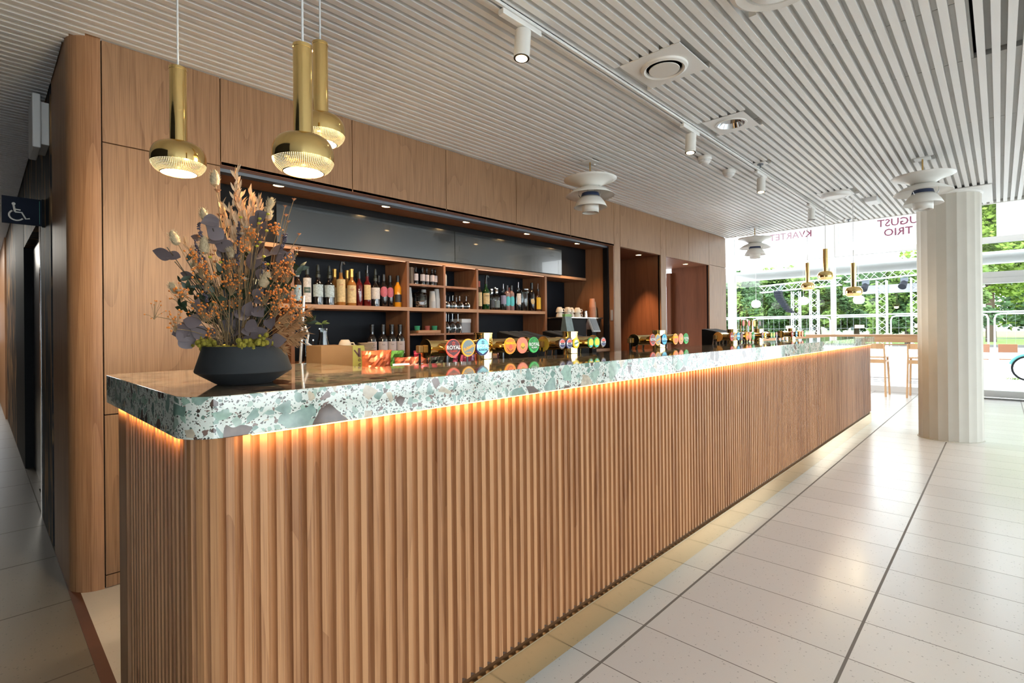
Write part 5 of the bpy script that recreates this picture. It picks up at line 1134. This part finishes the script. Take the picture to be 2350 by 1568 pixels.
# oats
def oat(cx_, cy2, n_=22, spread=0.02, ln=0.085, mat=None, lean=0.0):
    n_ = int(n_*1.5)
    mat = mat or M_oatm
    u, z = C2(cx_, cy2); tip = L(u, rr.uniform(-0.03, 0.03), z); m = MB(); pts = stem_to(m, tip, 0.0012); so = m.build('oat_stem', M_stem, t)
    m = MB(); d = (up_dir(tip)+Rv*lean).normalized()
    for i in range(n_):
        k = i/n_; c = tip-d*(ln*(1-k))+(Rv*rr.uniform(-1, 1)+Fv*rr.uniform(-1, 1))*spread*(1-k*0.8)
        leaf_mesh(m, c, rr.uniform(0.020, 0.031), 0.0064, d+(Rv*rr.uniform(-1, 1)+Fv*rr.uniform(-1, 1))*0.45, (Fv*-1+Rv*rr.uniform(-0.8, 0.8)), 0.1, 4)
    m.build('oat_head', mat, so)
for a in ((540, 40, 26, 0.010, 0.10), (520, 170, 26, 0.014, 0.10), (590, 160, 24, 0.014, 0.09), (640, 250, 24, 0.016, 0.09), (560, 260, 26, 0.018, 0.09), (500, 300, 22, 0.018, 0.08), (610, 340, 24, 0.018, 0.09), (660, 290, 20, 0.014, 0.08),
          (372, 240, 22, 0.012, 0.09), (700, 240, 16, 0.012, 0.06), (580, 420, 24, 0.02, 0.10), (540, 470, 20, 0.015, 0.10)): oat(*a)
for a in ((200, 520, 16, 0.012, 0.10), (235, 660, 16, 0.012, 0.10), (250, 760, 14, 0.012, 0.08)): oat(*a, lean=-0.5)
# eucalyptus
def euc(cx_, cy2, sz, n_=3, pointed=False, w=-0.04):
    sz *= 1.15
    u, z = C2(cx_, cy2); tip = L(u, w+rr.uniform(-0.02, 0.02), z); m = MB(); stem_to(m, tip, 0.0014); so = m.build('eucalyptus_stem', M_stemd, t)
    m = MB()
    for i in range(n_):
        c = tip+Rv*rr.uniform(-1, 1)*sz*0.35+Vector((0, 0, rr.uniform(-1, 1)*sz*0.45)); L_ = sz*rr.uniform(0.8, 1.1)
        sd = -1 if (u < 0) else 1
        d = (Rv*(sd*rr.uniform(0.1, 1.0))+Vector((0, 0, rr.uniform(-0.5, 0.8)))-Fv*0.2).normalized()
        if pointed: d = (Rv*-1+Vector((0, 0, 0.25))).normalized()
        leaf_mesh(m, c-d*L_*0.5, L_, L_*(0.55 if pointed else 0.86), d, (-Fv+Rv*rr.uniform(-0.7, 0.7)+Vector((0, 0, rr.uniform(-0.3, 0.9)))), 0.12, 9)
    m.build('eucalyptus_leaves', M_euc, so)
for a in ((430, 440, 0.042, 3), (475, 510, 0.045, 2), (705, 430, 0.038, 2), (725, 610, 0.045, 3), (700, 690, 0.04, 2), (850, 590, 0.036, 2), (905, 605, 0.036, 2), (310, 930, 0.042, 2), (310, 1090, 0.042, 2), (350, 1170, 0.040, 2),
          (590, 1170, 0.038, 2), (520, 1080, 0.034, 2), (640, 1150, 0.026, 2), (715, 1110, 0.036, 3), (830, 1180, 0.034, 2), (240, 1150, 0.040, 3), (740, 870, 0.034, 2), (210, 1110, 0.034, 2), (720, 330, 0.032, 1), (690, 480, 0.034, 1), (560, 980, 0.03, 2), (790, 1030, 0.03, 2), (690, 950, 0.034, 2), (480, 620, 0.036, 2)): euc(*a)
euc(105, 555, 0.050, 1, True); euc(150, 650, 0.040, 1, True); euc(210, 725, 0.036, 1, True); euc(270, 520, 0.032, 1, True)
# orange berries
def berries(cx_, cy2, n_, sp, r_=0.0026):
    n_ = int(n_*1.25)
    u, z = C2(cx_, cy2); tip = L(u, -0.055+rr.uniform(-0.03, 0.03), z); m = MB(); stem_to(m, tip-Vector((0, 0, sp)), 0.0009)
    ps = []
    for i in range(n_):
        p_ = tip+Rv*rr.gauss(0, sp*0.6)+Fv*rr.gauss(0, sp*0.4)+Vector((0, 0, rr.gauss(0, sp*0.6))); ps.append(p_)
        m.tube([tip-Vector((0, 0, sp*1.4)), (tip-Vector((0, 0, sp))+p_)*0.5, p_], 0.0005, 4)
    so = m.build('berry_stem', M_stem, t); b_ = MB()
    for p_ in ps: b_.ball(p_, r_*rr.uniform(0.7, 1.2), 7)
    b_.build('berries', M_ber, so)['kind'] = 'stuff'
for a in ((380, 980, 34, 0.022), (530, 900, 26, 0.020), (460, 940, 14, 0.018), (700, 490, 26, 0.016, 0.0026), (840, 440, 26, 0.014), (870, 700, 18, 0.02), (950, 740, 16, 0.02), (900, 870, 26, 0.02), (935, 930, 34, 0.024), (1000, 985, 14, 0.02),
          (965, 660, 12, 0.016), (230, 850, 16, 0.018), (165, 860, 14, 0.02), (220, 1050, 18, 0.02), (95, 960, 8, 0.022, 0.0018), (860, 960, 24, 0.02), (900, 1020, 24, 0.022), (560, 800, 30, 0.024), (420, 780, 20, 0.022), (400, 700, 22, 0.02), (640, 560, 18, 0.018), (320, 620, 18, 0.02), (520, 700, 26, 0.022), (790, 880, 18, 0.02), (410, 1130, 8, 0.012)): berries(*a)
# rust daisies
for cx_, cy2 in ((280, 345), (410, 330), (440, 185), (465, 300), (845, 265), (900, 215), (875, 340), (905, 390), (920, 450), (875, 490), (925, 550), (435, 530), (480, 660), (420, 385), (500, 340), (330, 560), (350, 600), (530, 640), (390, 650), (640, 520), (300, 480), (270, 620)):
    u, z = C2(cx_, cy2); tip = L(u, rr.uniform(-0.05, 0.03), z); m = MB(); stem_to(m, tip, 0.0009); so = m.build('daisy_stem', M_stem, t); m = MB(); r_ = rr.uniform(0.006, 0.009)
    m.ball(tip, r_*0.45, 8, 0.7); d = up_dir(tip)
    for i in range(12):
        a = 2*PI*i/12+rr.uniform(-0.2, 0.2); dd = (Rv*math.cos(a)+Fv*math.sin(a)+d*0.35); leaf_mesh(m, tip, r_*1.2, r_*0.5, dd, d, -0.2, 3)
    m.build('daisy_head', M_flo, so)
for cx_, cy2 in ((620, 370), (745, 380), (800, 350), (790, 460), (745, 535), (725, 560), (415, 630), (770, 630), (795, 680), (780, 920), (485, 665), (740, 410)):
    u, z = C2(cx_, cy2); tip = L(u, -0.055, z); m = MB(); stem_to(m, tip, 0.0007); so = m.build('button_stem', M_stem, t); MB().ball(tip, 0.0045, 10, 0.7).build('button_flower', M_but, so)
for cx_, cy2, r_ in ((660, 450, 0.014), (635, 490, 0.013), (650, 785, 0.012), (545, 600, 0.010), (225, 860, 0.014), (540, 590, 0.01)):
    u, z = C2(cx_, cy2); tip = L(u, -0.06, z); m = MB(); stem_to(m, tip, 0.0012); so = m.build('strawflower_stem', M_stem, t); m = MB(); d = (up_dir(tip)-Fv*0.3).normalized()
    for k in range(2):
        for i in range(16):
            a = 2*PI*i/16+k*0.2; dd = (Rv*math.cos(a)+Fv*math.sin(a)+d*(0.25+0.7*k)); leaf_mesh(m, tip, r_*(1-0.25*k), r_*0.3, dd, d, -0.15, 3)
    m.build('strawflower_head', M_stf, so)
for cx_, cy2, ln in ((330, 400, 0.06), (597, 500, 0.07), (345, 700, 0.09), (770, 660, 0.05), (600, 400, 0.05), (910, 480, 0.04), (360, 620, 0.07), (310, 520, 0.06)):
    u, z = C2(cx_, cy2); tip = L(u, -0.05, z); m = MB(); pts = stem_to(m, tip, 0.0009); so = m.build('lavender_stem', M_stemd, t); m = MB(); d = up_dir(tip)
    for i in range(46):
        k = rr.uniform(0, 1); c = tip-d*ln*k+(Rv*rr.uniform(-1, 1)+Fv*rr.uniform(-1, 1))*0.004; m.ball(c, rr.uniform(0.0018, 0.003), 6)
    m.build('lavender_head', M_lav, so)
for cx_, cy2, n_ in ((240, 640, 7), (200, 770, 6), (340, 900, 6), (610, 600, 8), (180, 950, 7), (330, 780, 7), (910, 840, 6), (970, 690, 7), (1050, 1045, 4), (480, 720, 7), (660, 720, 7), (740, 760, 6), (840, 800, 7), (420, 860, 7), (590, 850, 6), (280, 1020, 6), (460, 1000, 6), (660, 1060, 6), (760, 980, 7)):
    u, z = C2(cx_, cy2); tip = L(u, -0.02+rr.uniform(-0.03, 0.03), z); m = MB(); pts = stem_to(m, tip, 0.0012); so = m.build('green_stem', M_stemd, t); m = MB()
    for i in range(n_*2):
        c = tip+(pts[3]-tip)*rr.uniform(0, 0.9); leaf_mesh(m, c, rr.uniform(0.018, 0.03), 0.012, Rv*rr.uniform(-1, 1)+Vector((0, 0, rr.uniform(0, 1)))+Fv*rr.uniform(-0.5, 0.5), -Fv+Rv*rr.uniform(-1, 1), 0.15, 5)
    m.build('green_leaves', M_dgl, so)
for cx_, cy2 in ((1030, 1130), (950, 1200), (880, 1250), (1000, 1050), (960, 1100), (900, 1010), (1010, 980), (860, 1130), (980, 1170)):
    u, z = C2(cx_, cy2); tip = L(u, -0.04+rr.uniform(-0.03, 0.03), z); m = MB(); pts = stem_to(m, tip, 0.0009, bow=-0.03); so = m.build('grass_blade_stem', M_stem, t); m = MB()
    for i in range(30):
        c = pts[3]+(tip-pts[3])*rr.uniform(0.1, 1.0); leaf_mesh(m, c, rr.uniform(0.015, 0.035), 0.0028, Rv*rr.uniform(0.3, 1)+Vector((0, 0, rr.uniform(-0.6, 0.5)))-Fv*0.2, -Fv, 0.25, 4)
    m.build('golden_grass_head', M_straw, so)

# ================================================================ WINDOW TABLE, STOOLS, GLOBES
t = thing('window_table', 'long oak high table running along the end window', 'table', (11.40, 0.42, 0))
MB().box(-0.02, 0.45, 0, 3.9, 1.075, 1.095).build('tabletop', M_oaky, t, smooth=False)
MB().box(0.0, 0.03, 0.03, 3.87, 0.955, 1.075).build('apron', M_oaky, t, smooth=False)
MB().box(-0.005, 0.035, 0.03, 3.87, 0.905, 0.925).build('rail', M_oaky, t, smooth=False)
for y in (0.05, 1.95, 3.80): MB().box(0.0, 0.05, y, y+0.05, 0, 0.955).build('leg', M_stool, t, smooth=False)
def stool(x, y, label):
    t = thing('bar_stool', label, 'bar stool', (x, y, 0), group='oak bar stools at the window table')
    for sy in (-1, 1):
        MB().tube([(-0.005, sy*0.215, 0), (0.02, sy*0.205, 0.45), (0.04, sy*0.200, 0.70), (0.005, sy*0.198, 0.83), (-0.01, sy*0.197, 0.935)], 0.017, 10, 0.013).build('rear_leg', M_stool, t)
        MB().tube([(0.44, sy*0.215, 0), (0.41, sy*0.205, 0.45), (0.39, sy*0.195, 0.69)], 0.017, 10).build('front_leg', M_stool, t)
        MB().box(0.02, 0.40, sy*0.20-0.011, sy*0.20+0.011, 0.600, 0.640).build('side_rail', M_stool, t, smooth=False)
    MB().box(0.02, 0.042, -0.19, 0.19, 0.590, 0.655).build('rear_rail', M_stool, t, smooth=False)
    m = MB(); m.prism([(0.02, -0.19), (0.40, -0.21), (0.43, -0.17), (0.43, 0.17), (0.40, 0.21), (0.02, 0.19)], 0.682, 0.702); m.build('seat', M_stool, t, bevel=0.006)
    m = MB(); vs = []
    for i in range(9):
        a = (i/8-0.5)*2; yy = 0.20*a; xx = -0.022+0.028*a*a
        vs += [(xx, yy, 0.845), (xx, yy, 0.940), (xx+0.014, yy, 0.940), (xx+0.014, yy, 0.845)]
    fs = [(3, 2, 1, 0), (32, 33, 34, 35)]
    for i in range(8):
        for k in range(4): fs.append((4*i+k, 4*i+(k+1) % 4, 4*i+4+(k+1) % 4, 4*i+4+k))
    m.add(vs, fs); m.build('backrest', M_stool, t)
    for z in (0.262, 0.292): MB().cyl((0.015, -0.20, z), (0.015, 0.20, z), 0.005, n=8).build('foot_rail', M_steel, t)
    MB().cyl((0.41, -0.20, 0.30), (0.41, 0.20, 0.30), 0.007, n=8).build('foot_rail', M_steel, t)
stool(11.08, 1.685, 'oak bar stool half hidden by the far end of the bar')
stool(11.12, 0.960, 'oak bar stool half hidden by the round column')
for x, y, z, w in ((11.35, 3.718, 1.742, 'leftmost of the three by the end window'), (11.35, 2.821, 1.765, 'middle one of the three by the end window'), (11.35, 1.898, 1.745, 'rightmost of the three, below a brass lamp')):
    t = thing('globe_pendant_lamp', 'small white opal globe pendant lamp, '+w, 'pendant lamp', (x, y, z), group='white globe pendant lamps')
    MB().lathe([(0.0001, 0.078), (0.035, 0.077), (0.065, 0.066), (0.085, 0.040), (0.092, 0.0), (0.085, -0.040), (0.065, -0.066), (0.035, -0.077), (0.0001, -0.078)], n=32).build('globe', M_globe, t)
    MB().cyl((0, 0, 0.076), (0, 0, 4.3-z), 0.003, n=8).cyl((0, 0, 0.074), (0, 0, 0.10), 0.012, n=12).build('cord', M_plas, t)

# ================================================================ CORRIDOR THINGS
t = thing('accessible_toilet_sign', 'dark blue projecting sign with a white wheelchair symbol in the corridor', 'sign', (0, 0, 0))
M_sign = plain('sign_dark_blue', (0.005, 0.010, 0.024), 0.6, spec=0.15)
o = MB().box(0.106, 0.286, 4.395, 4.41, 1.93, 2.096).build('board', M_sign, t, smooth=False)
MB().box(0.286, 0.300, 4.39, 4.415, 1.925, 2.10).build('mount', M_black, t, smooth=False)
MB().box(0.2745, 0.277, 4.3935, 4.3955, 1.94, 2.086).build('edge_line', plain('sign_green_line', (0.02, 0.22, 0.17), 0.4), o, smooth=False)
m = MB(); cx0, cz0, k = 0.180, 2.005, 0.052
def WS(a, b): return (cx0+a*k, 4.3935, cz0+b*k)
m.tube([WS(*p_) for p_ in ((-0.42, 0.72), (-0.36, 0.30), (-0.30, -0.06))], 0.0052, 8)
m.tube([WS(*p_) for p_ in ((-0.30, -0.06), (0.28, -0.06), (0.62, -0.78), (0.98, -0.70))], 0.0046, 8)
m.tube([WS(*p_) for p_ in ((-0.36, 0.26), (0.18, 0.22))], 0.004, 8)
m.tube([WS(-0.18+0.64*math.cos(a), -0.45+0.60*math.sin(a)) for a in [2.15+i*(3.55/16) for i in range(17)]], 0.0046, 8)
m.cyl((cx0-0.42*k, 4.390, cz0+0.88*k), (cx0-0.42*k, 4.3955, cz0+0.88*k), 0.0088, n=16)
m.build('wheelchair_symbol', plain('sign_white', (0.85, 0.82, 0.75), 0.5), o)
t = thing('wall_alarm_box', 'white alarm box mounted high at the corridor corner', 'box', (0, 0, 0))
MB().box(0.262, 0.300, 4.06, 4.32, 2.36, 2.61).build('body', M_plas, t, smooth=False, bevel=0.003)
MB().box(0.225, 0.262, 4.03, 4.35, 2.33, 2.645).build('cover', M_plas, t, smooth=False, bevel=0.006)
lamp('corridor_light', 'AREA', (-0.7, 11.5, 2.6), (0, 0, 0), 6, (1.0, 0.95, 0.85), shape='RECTANGLE', size=0.6, size_y=5)
tag(MB().box(-1.0, -0.4, 9.0, 14.0, CZ-0.012, CZ+0.01).build('corridor_ceiling_light', plain('corridor_lamp', (1, 1, 1), 0.5, emit=(1.0, 0.95, 0.85), es=0.8), None), 'long ceiling light over the corridor, left of the picture edge', 'light')

# ================================================================ OUTSIDE
tag(MB().cyl((12.75, -6.0, 2.47), (12.75, 7.9, 2.47), 0.115, n=28).build('awning_roller', M_frame, None), 'thick white horizontal awning roller outside the end window', 'awning')
def banner(y0, y1, z0, label, words=(), step=None):
    t = thing('banner', label, 'banner', (12.3, 0, 0), group='white banners outside the end window')
    m = MB(); m.box(0, 0.01, y0, y1, z0, 4.6)
    if step: m.box(0, 0.01, step[0], step[1], step[2], 4.6)
    o = m.build('cloth', M_cloth, t, smooth=False)
    for w, yc, zc, s_ in words:
        text_obj(w, s_, M_pink, o, Matrix.Translation((-0.012, yc, zc)) @ Matrix.Rotation(-PI/2, 4, 'Z') @ Matrix.Rotation(PI/2, 4, 'X'), mirror=True, bold=0.004)
banner(2.66, 4.06, 2.80, 'white banner with faint pink mirrored lettering left of the window mullion', (('KVARTET', 3.30, 3.24, 0.20),), (4.06, 4.40, 2.97))
banner(0.95, 2.12, 2.70, 'white banner with pink mirrored lettering beside the round column', (('AUGUST', 1.35, 3.26, 0.20), ('TRIO', 1.41, 3.07, 0.20)), (2.12, 2.39, 2.97))
banner(-1.8, 0.03, 2.76, 'plain white banner right of the round column')
# steel truss stage
M_truss = plain('truss_aluminium', (0.52, 0.54, 0.56), 0.35, 0.5)
def truss(p0, p1, w, label, n_=None):
    p0 = Vector(p0); p1 = Vector(p1); d = (p1-p0); Ln = d.length; d.normalize()
    u = d.cross(Vector((1, 0, 0))).normalized() if abs(d.x) < 0.9 else Vector((0, 1, 0)); v = d.cross(u)
    m = MB(); c4 = [(u*a+v*b)*w/2 for a, b in ((-1, -1), (1, -1), (1, 1), (-1, 1))]
    for c in c4: m.cyl(p0+c, p1+c, 0.019, n=8)
    n_ = n_ or int(Ln/(w*0.9))
    for i in range(n_):
        a = p0+d*Ln*i/n_; b = p0+d*Ln*(i+1)/n_
        for k in range(4):
            q0, q1 = (c4[k], c4[(k+1) % 4]) if i % 2 == 0 else (c4[(k+1) % 4], c4[k])
            m.cyl(a+q0, b+q1, 0.009, n=5)
    return tag(m.build('stage_truss', M_truss, None), label, 'truss', 'aluminium stage trusses outside')
truss((22, 5.73, -0.03), (22, 5.73, 2.64), 0.26, 'left upright aluminium truss beside the hanging speakers')
truss((22, 5.10, -0.03), (22, 5.10, 2.66), 0.26, 'second upright aluminium truss from the left outside')
truss((22, 3.0, -0.03), (22, 3.0, 2.86), 0.28, 'upright aluminium truss right of the globe lamps')
truss((22, 2.05, -0.03), (22, 2.05, 2.90), 0.26, 'upright aluminium truss just left of the round column')
truss((21.9, 7.0, 2.78), (21.9, 4.2, 2.92), 0.26, 'horizontal aluminium truss over the left uprights')
truss((21.9, 4.1, 3.02), (21.9, 1.5, 3.14), 0.28, 'horizontal aluminium truss reaching behind the round column')
M_spk = plain('speaker_grey', (0.012, 0.014, 0.02), 0.6, spec=0.2)
t = thing('line_array_speaker', 'curved black column of hanging concert speakers between the window trees', 'speaker', (21.6, 6.25, 0))
for i in range(9):
    a = 0.06*i**1.35*0.22; MB().obox((0, -0.012*i**1.7, 2.62-0.095*i), 0.3, 0.24, 0.088, 0, a*1.0).build('cabinet', M_spk, t, smooth=False)
MB().cyl((0, 0, 2.66), (0.1, -0.1, 2.88), 0.02, n=8).build('hanger', M_rail, t)
tag(MB().box(22.16, 22.19, 1.8, 4.2, 2.42, 2.72).build('stage_awning', plain('stage_canvas', (0.4, 0.41, 0.42), 0.8), None, smooth=False), 'grey stage canvas valance behind the trusses', 'canvas')
for i, (y, z, w) in enumerate(((3.45, 2.72, 'left'), (2.35, 2.74, 'right'))):
    t = thing('stage_light', 'dark stage light hanging from the horizontal truss, '+w+' one', 'stage light', (21.88, y, z-0.03), group='stage lights')
    MB().cyl((0.1, 0, 0.08), (-0.12, 0.05, -0.12), 0.09, 0.12, n=14).build('housing', M_spk, t); MB().box(-0.02, 0.02, -0.11, 0.11, 0.06, 0.20).build('bracket', M_rail, t, smooth=False)
# construction fence panels
def fence(y0, y1, label, x=18.0):
    t = thing('fence_panel', label, 'fence', (x, 0, 0), group='mobile fence panels on the plaza')
    r_ = 0.12; pts = [(0, y0, -0.03), (0, y0, 1.54-r_), (0, y0+0.03, 1.54-0.03), (0, y0+r_, 1.54), (0, y1-r_, 1.54), (0, y1-0.03, 1.54-0.03), (0, y1, 1.54-r_), (0, y1, -0.03)]
    MB().tube(pts, 0.021, 8).build('frame', M_truss, t)
    m = MB()
    for i in range(1, 5): m.cyl((0, y0, 0.3*i), (0, y1, 0.3*i), 0.004, n=4)
    for i in range(1, int((y1-y0)/0.16)): m.cyl((0, y0+0.16*i, 0.02), (0, y0+0.16*i, 1.52), 0.0025, n=4)
    m.build('mesh_infill', M_truss, t)
    MB().box(-0.012, -0.006, (y0+y1)/2-0.12, (y0+y1)/2+0.12, 1.20, 1.30).build('tag_plate', plain('cream_plate', (0.55, 0.48, 0.35), 0.6), t, smooth=False)
for i, (a, b, w) in enumerate(((6.15, 8.4, 'leftmost, near the white jamb'), (3.75, 6.0, 'behind the left window pane'), (2.35, 3.65, 'behind the window mullion'), (0.95, 2.25, 'just left of the round column'), (-1.4, 0.10, 'right of the round column'), (0.22, 0.85, 'mostly behind the round column'))):
    fence(a, b, 'galvanised mobile fence panel on the plaza, '+w)
tag(MB().cyl((18.3, -3, 1.60), (18.3, 9, 1.60), 0.02, n=8).build('top_rail', M_truss, None), 'long straight galvanised rail just above the fence panels', 'rail')
# low kerb wall at the plaza edge
tag(MB().box(40.6, 41.0, -40, 40, -0.03, 0.12).build('low_wall', plain('kerb_grey', (0.12, 0.12, 0.11), 0.8), None, smooth=False), 'long low dark kerb between the pale plaza and the lawn', 'wall')
# trees
def tree(x, y, h, r_, seed, label, cols, trunk=0.25, base=None, group='park trees beyond the plaza'):
    rr = random.Random(seed); t = thing('park_tree', label, 'tree', (x, y, -0.03), group=group)
    base = base if base is not None else h*0.28
    MB().tube([(0, 0, 0), (0.05, 0.05, base), (0, 0, h*0.7)], trunk, 12, trunk*0.4).build('trunk', M_bark, t)
    for ci, c in enumerate(cols):
        m = MB(); nb = 46
        bl = [(rr.gauss(0, r_*0.42), rr.gauss(0, r_*0.48), base+rr.uniform(0.0, 1)*(h-base)) for _ in range(nb)]
        for bx, by, bz in bl:
            br = r_*rr.uniform(0.18, 0.34)
            for k in range(220):
                a = rr.uniform(0, 2*PI); ph = math.acos(rr.uniform(-1, 1)); q = br*rr.uniform(0.6, 1.05)
                c0 = Vector((bx+q*math.sin(ph)*math.cos(a), by+q*math.sin(ph)*math.sin(a), bz+q*math.cos(ph)))
                s_ = rr.uniform(0.09, 0.21)*(x/45.0); d = Vector((rr.uniform(-1, 1), rr.uniform(-1, 1), rr.uniform(-0.5, 0.5))).normalized(); e = d.orthogonal().normalized(); e = (e+Vector((0, 0, rr.uniform(-0.3, 0.6)))).normalized()
                m.add([c0-d*s_, c0-e*s_*0.6, c0+d*s_, c0+e*s_*0.6], [(0, 1, 2, 3)])
        m.build('foliage', c, t, smooth=False)
M_f1 = plain('foliage_mid_green', (0.15, 0.25, 0.05), 0.8, noise=0.5, nscale=0.9); M_f2 = plain('foliage_dark_green', (0.06, 0.13, 0.04), 0.8, noise=0.4, nscale=0.8); M_f3 = plain('foliage_bright_green', (0.24, 0.36, 0.05), 0.8, noise=0.4, nscale=0.8)
tree(44, 17.8, 5.2, 2.9, 1, 'broad green park tree at the left edge of the end window', (M_f2, M_f1), base=1.5)
tree(60, 17.0, 6.8, 3.2, 2, 'green park tree behind the hanging speakers', (M_f2, M_f1), base=1.4)
tree(46, 10.4, 5.0, 1.9, 3, 'lower park tree behind the window mullion', (M_f2, M_f1), base=1.8)
tree(54, 9.2, 5.9, 2.4, 4, 'green park tree behind the rightmost globe lamp', (M_f2, M_f1), base=1.5)
tree(43, 4.4, 5.3, 2.6, 5, 'dense green park tree just left of the round column', (M_f2, M_f1), base=1.2)
tree(54, 0.50, 14, 4.8, 6, 'large bright green park tree with a thick trunk right of the round column', (M_f3, M_f3), trunk=0.34, base=4.4)
tree(70, -3.5, 12, 6.0, 7, 'distant dark green tree at the right edge of the picture', (M_f2, M_f3), base=2.0)
tree(75, 24.0, 7.0, 6.0, 8, 'distant dark tree mass behind the left park trees', (M_f2, M_f1), base=1.0)
tree(80, 9.0, 6.2, 6.0, 9, 'distant dark hedge like tree behind the mullion', (M_f2,), base=0.3)
t = thing('park_house', 'low white house with grey windows behind the park trees', 'house', (65.5, 14.6, 0))
MB().box(0, 4, -4.5, 4.0, -0.03, 2.6).build('walls', M_white, t, smooth=False)
MB().add([(-0.3, -4.8, 2.6), (4.3, -4.8, 2.6), (4.3, 4.3, 2.6), (-0.3, 4.3, 2.6), (2, -4.8, 3.9), (2, 4.3, 3.9)], [(0, 3, 2, 1), (0, 4, 5, 3), (1, 2, 5, 4), (0, 1, 4), (3, 5, 2)]).build('roof', M_grey, t, smooth=False)
for y in (-3.4, -1.2, 1.0, 3.0): MB().box(-0.05, 0.02, y-0.5, y+0.5, 0.9, 1.9).build('window', plain('house_window', (0.10, 0.13, 0.15), 0.3), t, smooth=False)
t = thing('park_hall', 'wide pale building behind the fence near the round column', 'building', (66, 6.0, 0))
MB().box(0, 4, -3.2, 3.6, -0.03, 2.3).build('walls', M_conc, t, smooth=False); MB().box(-0.3, 4.3, -3.5, 3.9, 2.3, 2.6).build('roof', M_grey, t, smooth=False)
for y in (-2.2, 0.2, 2.4): MB().box(-0.05, 0.02, y-0.6, y+0.6, 0.9, 1.8).build('window', plain('house_window', (0.10, 0.13, 0.15), 0.3), t, smooth=False)
# cafe chairs
def cafe_chair(x, y, rz, label):
    t = thing('cafe_chair', label, 'chair', (x, y, -0.03), rz, 'cafe chairs on the plaza')
    for a, b in ((-0.17, -0.16), (-0.17, 0.16), (0.17, -0.16), (0.17, 0.16)): MB().cyl((a, b, 0), (a, b, 0.82 if a < 0 else 0.44), 0.011, n=8).build('leg', M_alu, t)
    pl_ = plain('orange_brown_wood', (0.34, 0.14, 0.07), 0.5, noise=0.1)
    MB().box(-0.17, 0.19, -0.18, 0.18, 0.44, 0.46).build('seat', pl_, t, smooth=False, bevel=0.004)
    MB().box(-0.185, -0.17, -0.17, 0.17, 0.62, 0.82).build('backrest', pl_, t, smooth=False, bevel=0.004)
cafe_chair(17.2, -0.13, 0.0, 'outdoor chair with an orange brown backrest seen right of the column')
cafe_chair(17.0, 0.42, 0.5, 'outdoor chair partly hidden by the right edge of the column')
t = thing('bicycle_wheel_planter', 'turquoise and black wheeled cart cut by the right edge of the picture', 'cart', (16.4, -0.46, -0.03))
m = MB(); m.tube([(0.0, 0.27*math.cos(2*PI*i/24), 0.29+0.27*math.sin(2*PI*i/24)) for i in range(25)], 0.022, 8); m.build('tyre', M_black, t)
MB().tube([(0.0, 0.31*math.cos(a), 0.29+0.31*math.sin(a)) for a in [0.3+0.15*i for i in range(17)]], 0.03, 8).build('mudguard', plain('turquoise_paint', (0.10, 0.36, 0.34), 0.4), t)
MB().box(-0.2, 0.2, -0.9, -0.1, 0.35, 0.62).build('body', plain('turquoise_paint', (0.1, 0.36, 0.34), 0.4), t, smooth=False)
m = MB(); rr = random.Random(9)
for i in range(60): leaf_mesh(m, (rr.uniform(-0.12, 0.12), rr.uniform(-0.12, 0.12), 0), rr.uniform(0.06, 0.12), 0.02, (rr.uniform(-1, 1), rr.uniform(-1, 1), 1), (0, -1, 0.3), 0.2, 4)
o = m.build('grass_tuft', M_f3, None, loc=(16.7, -0.20, -0.03)); tag(o, 'small green tuft growing on the paving beside the turquoise cart', 'plant')
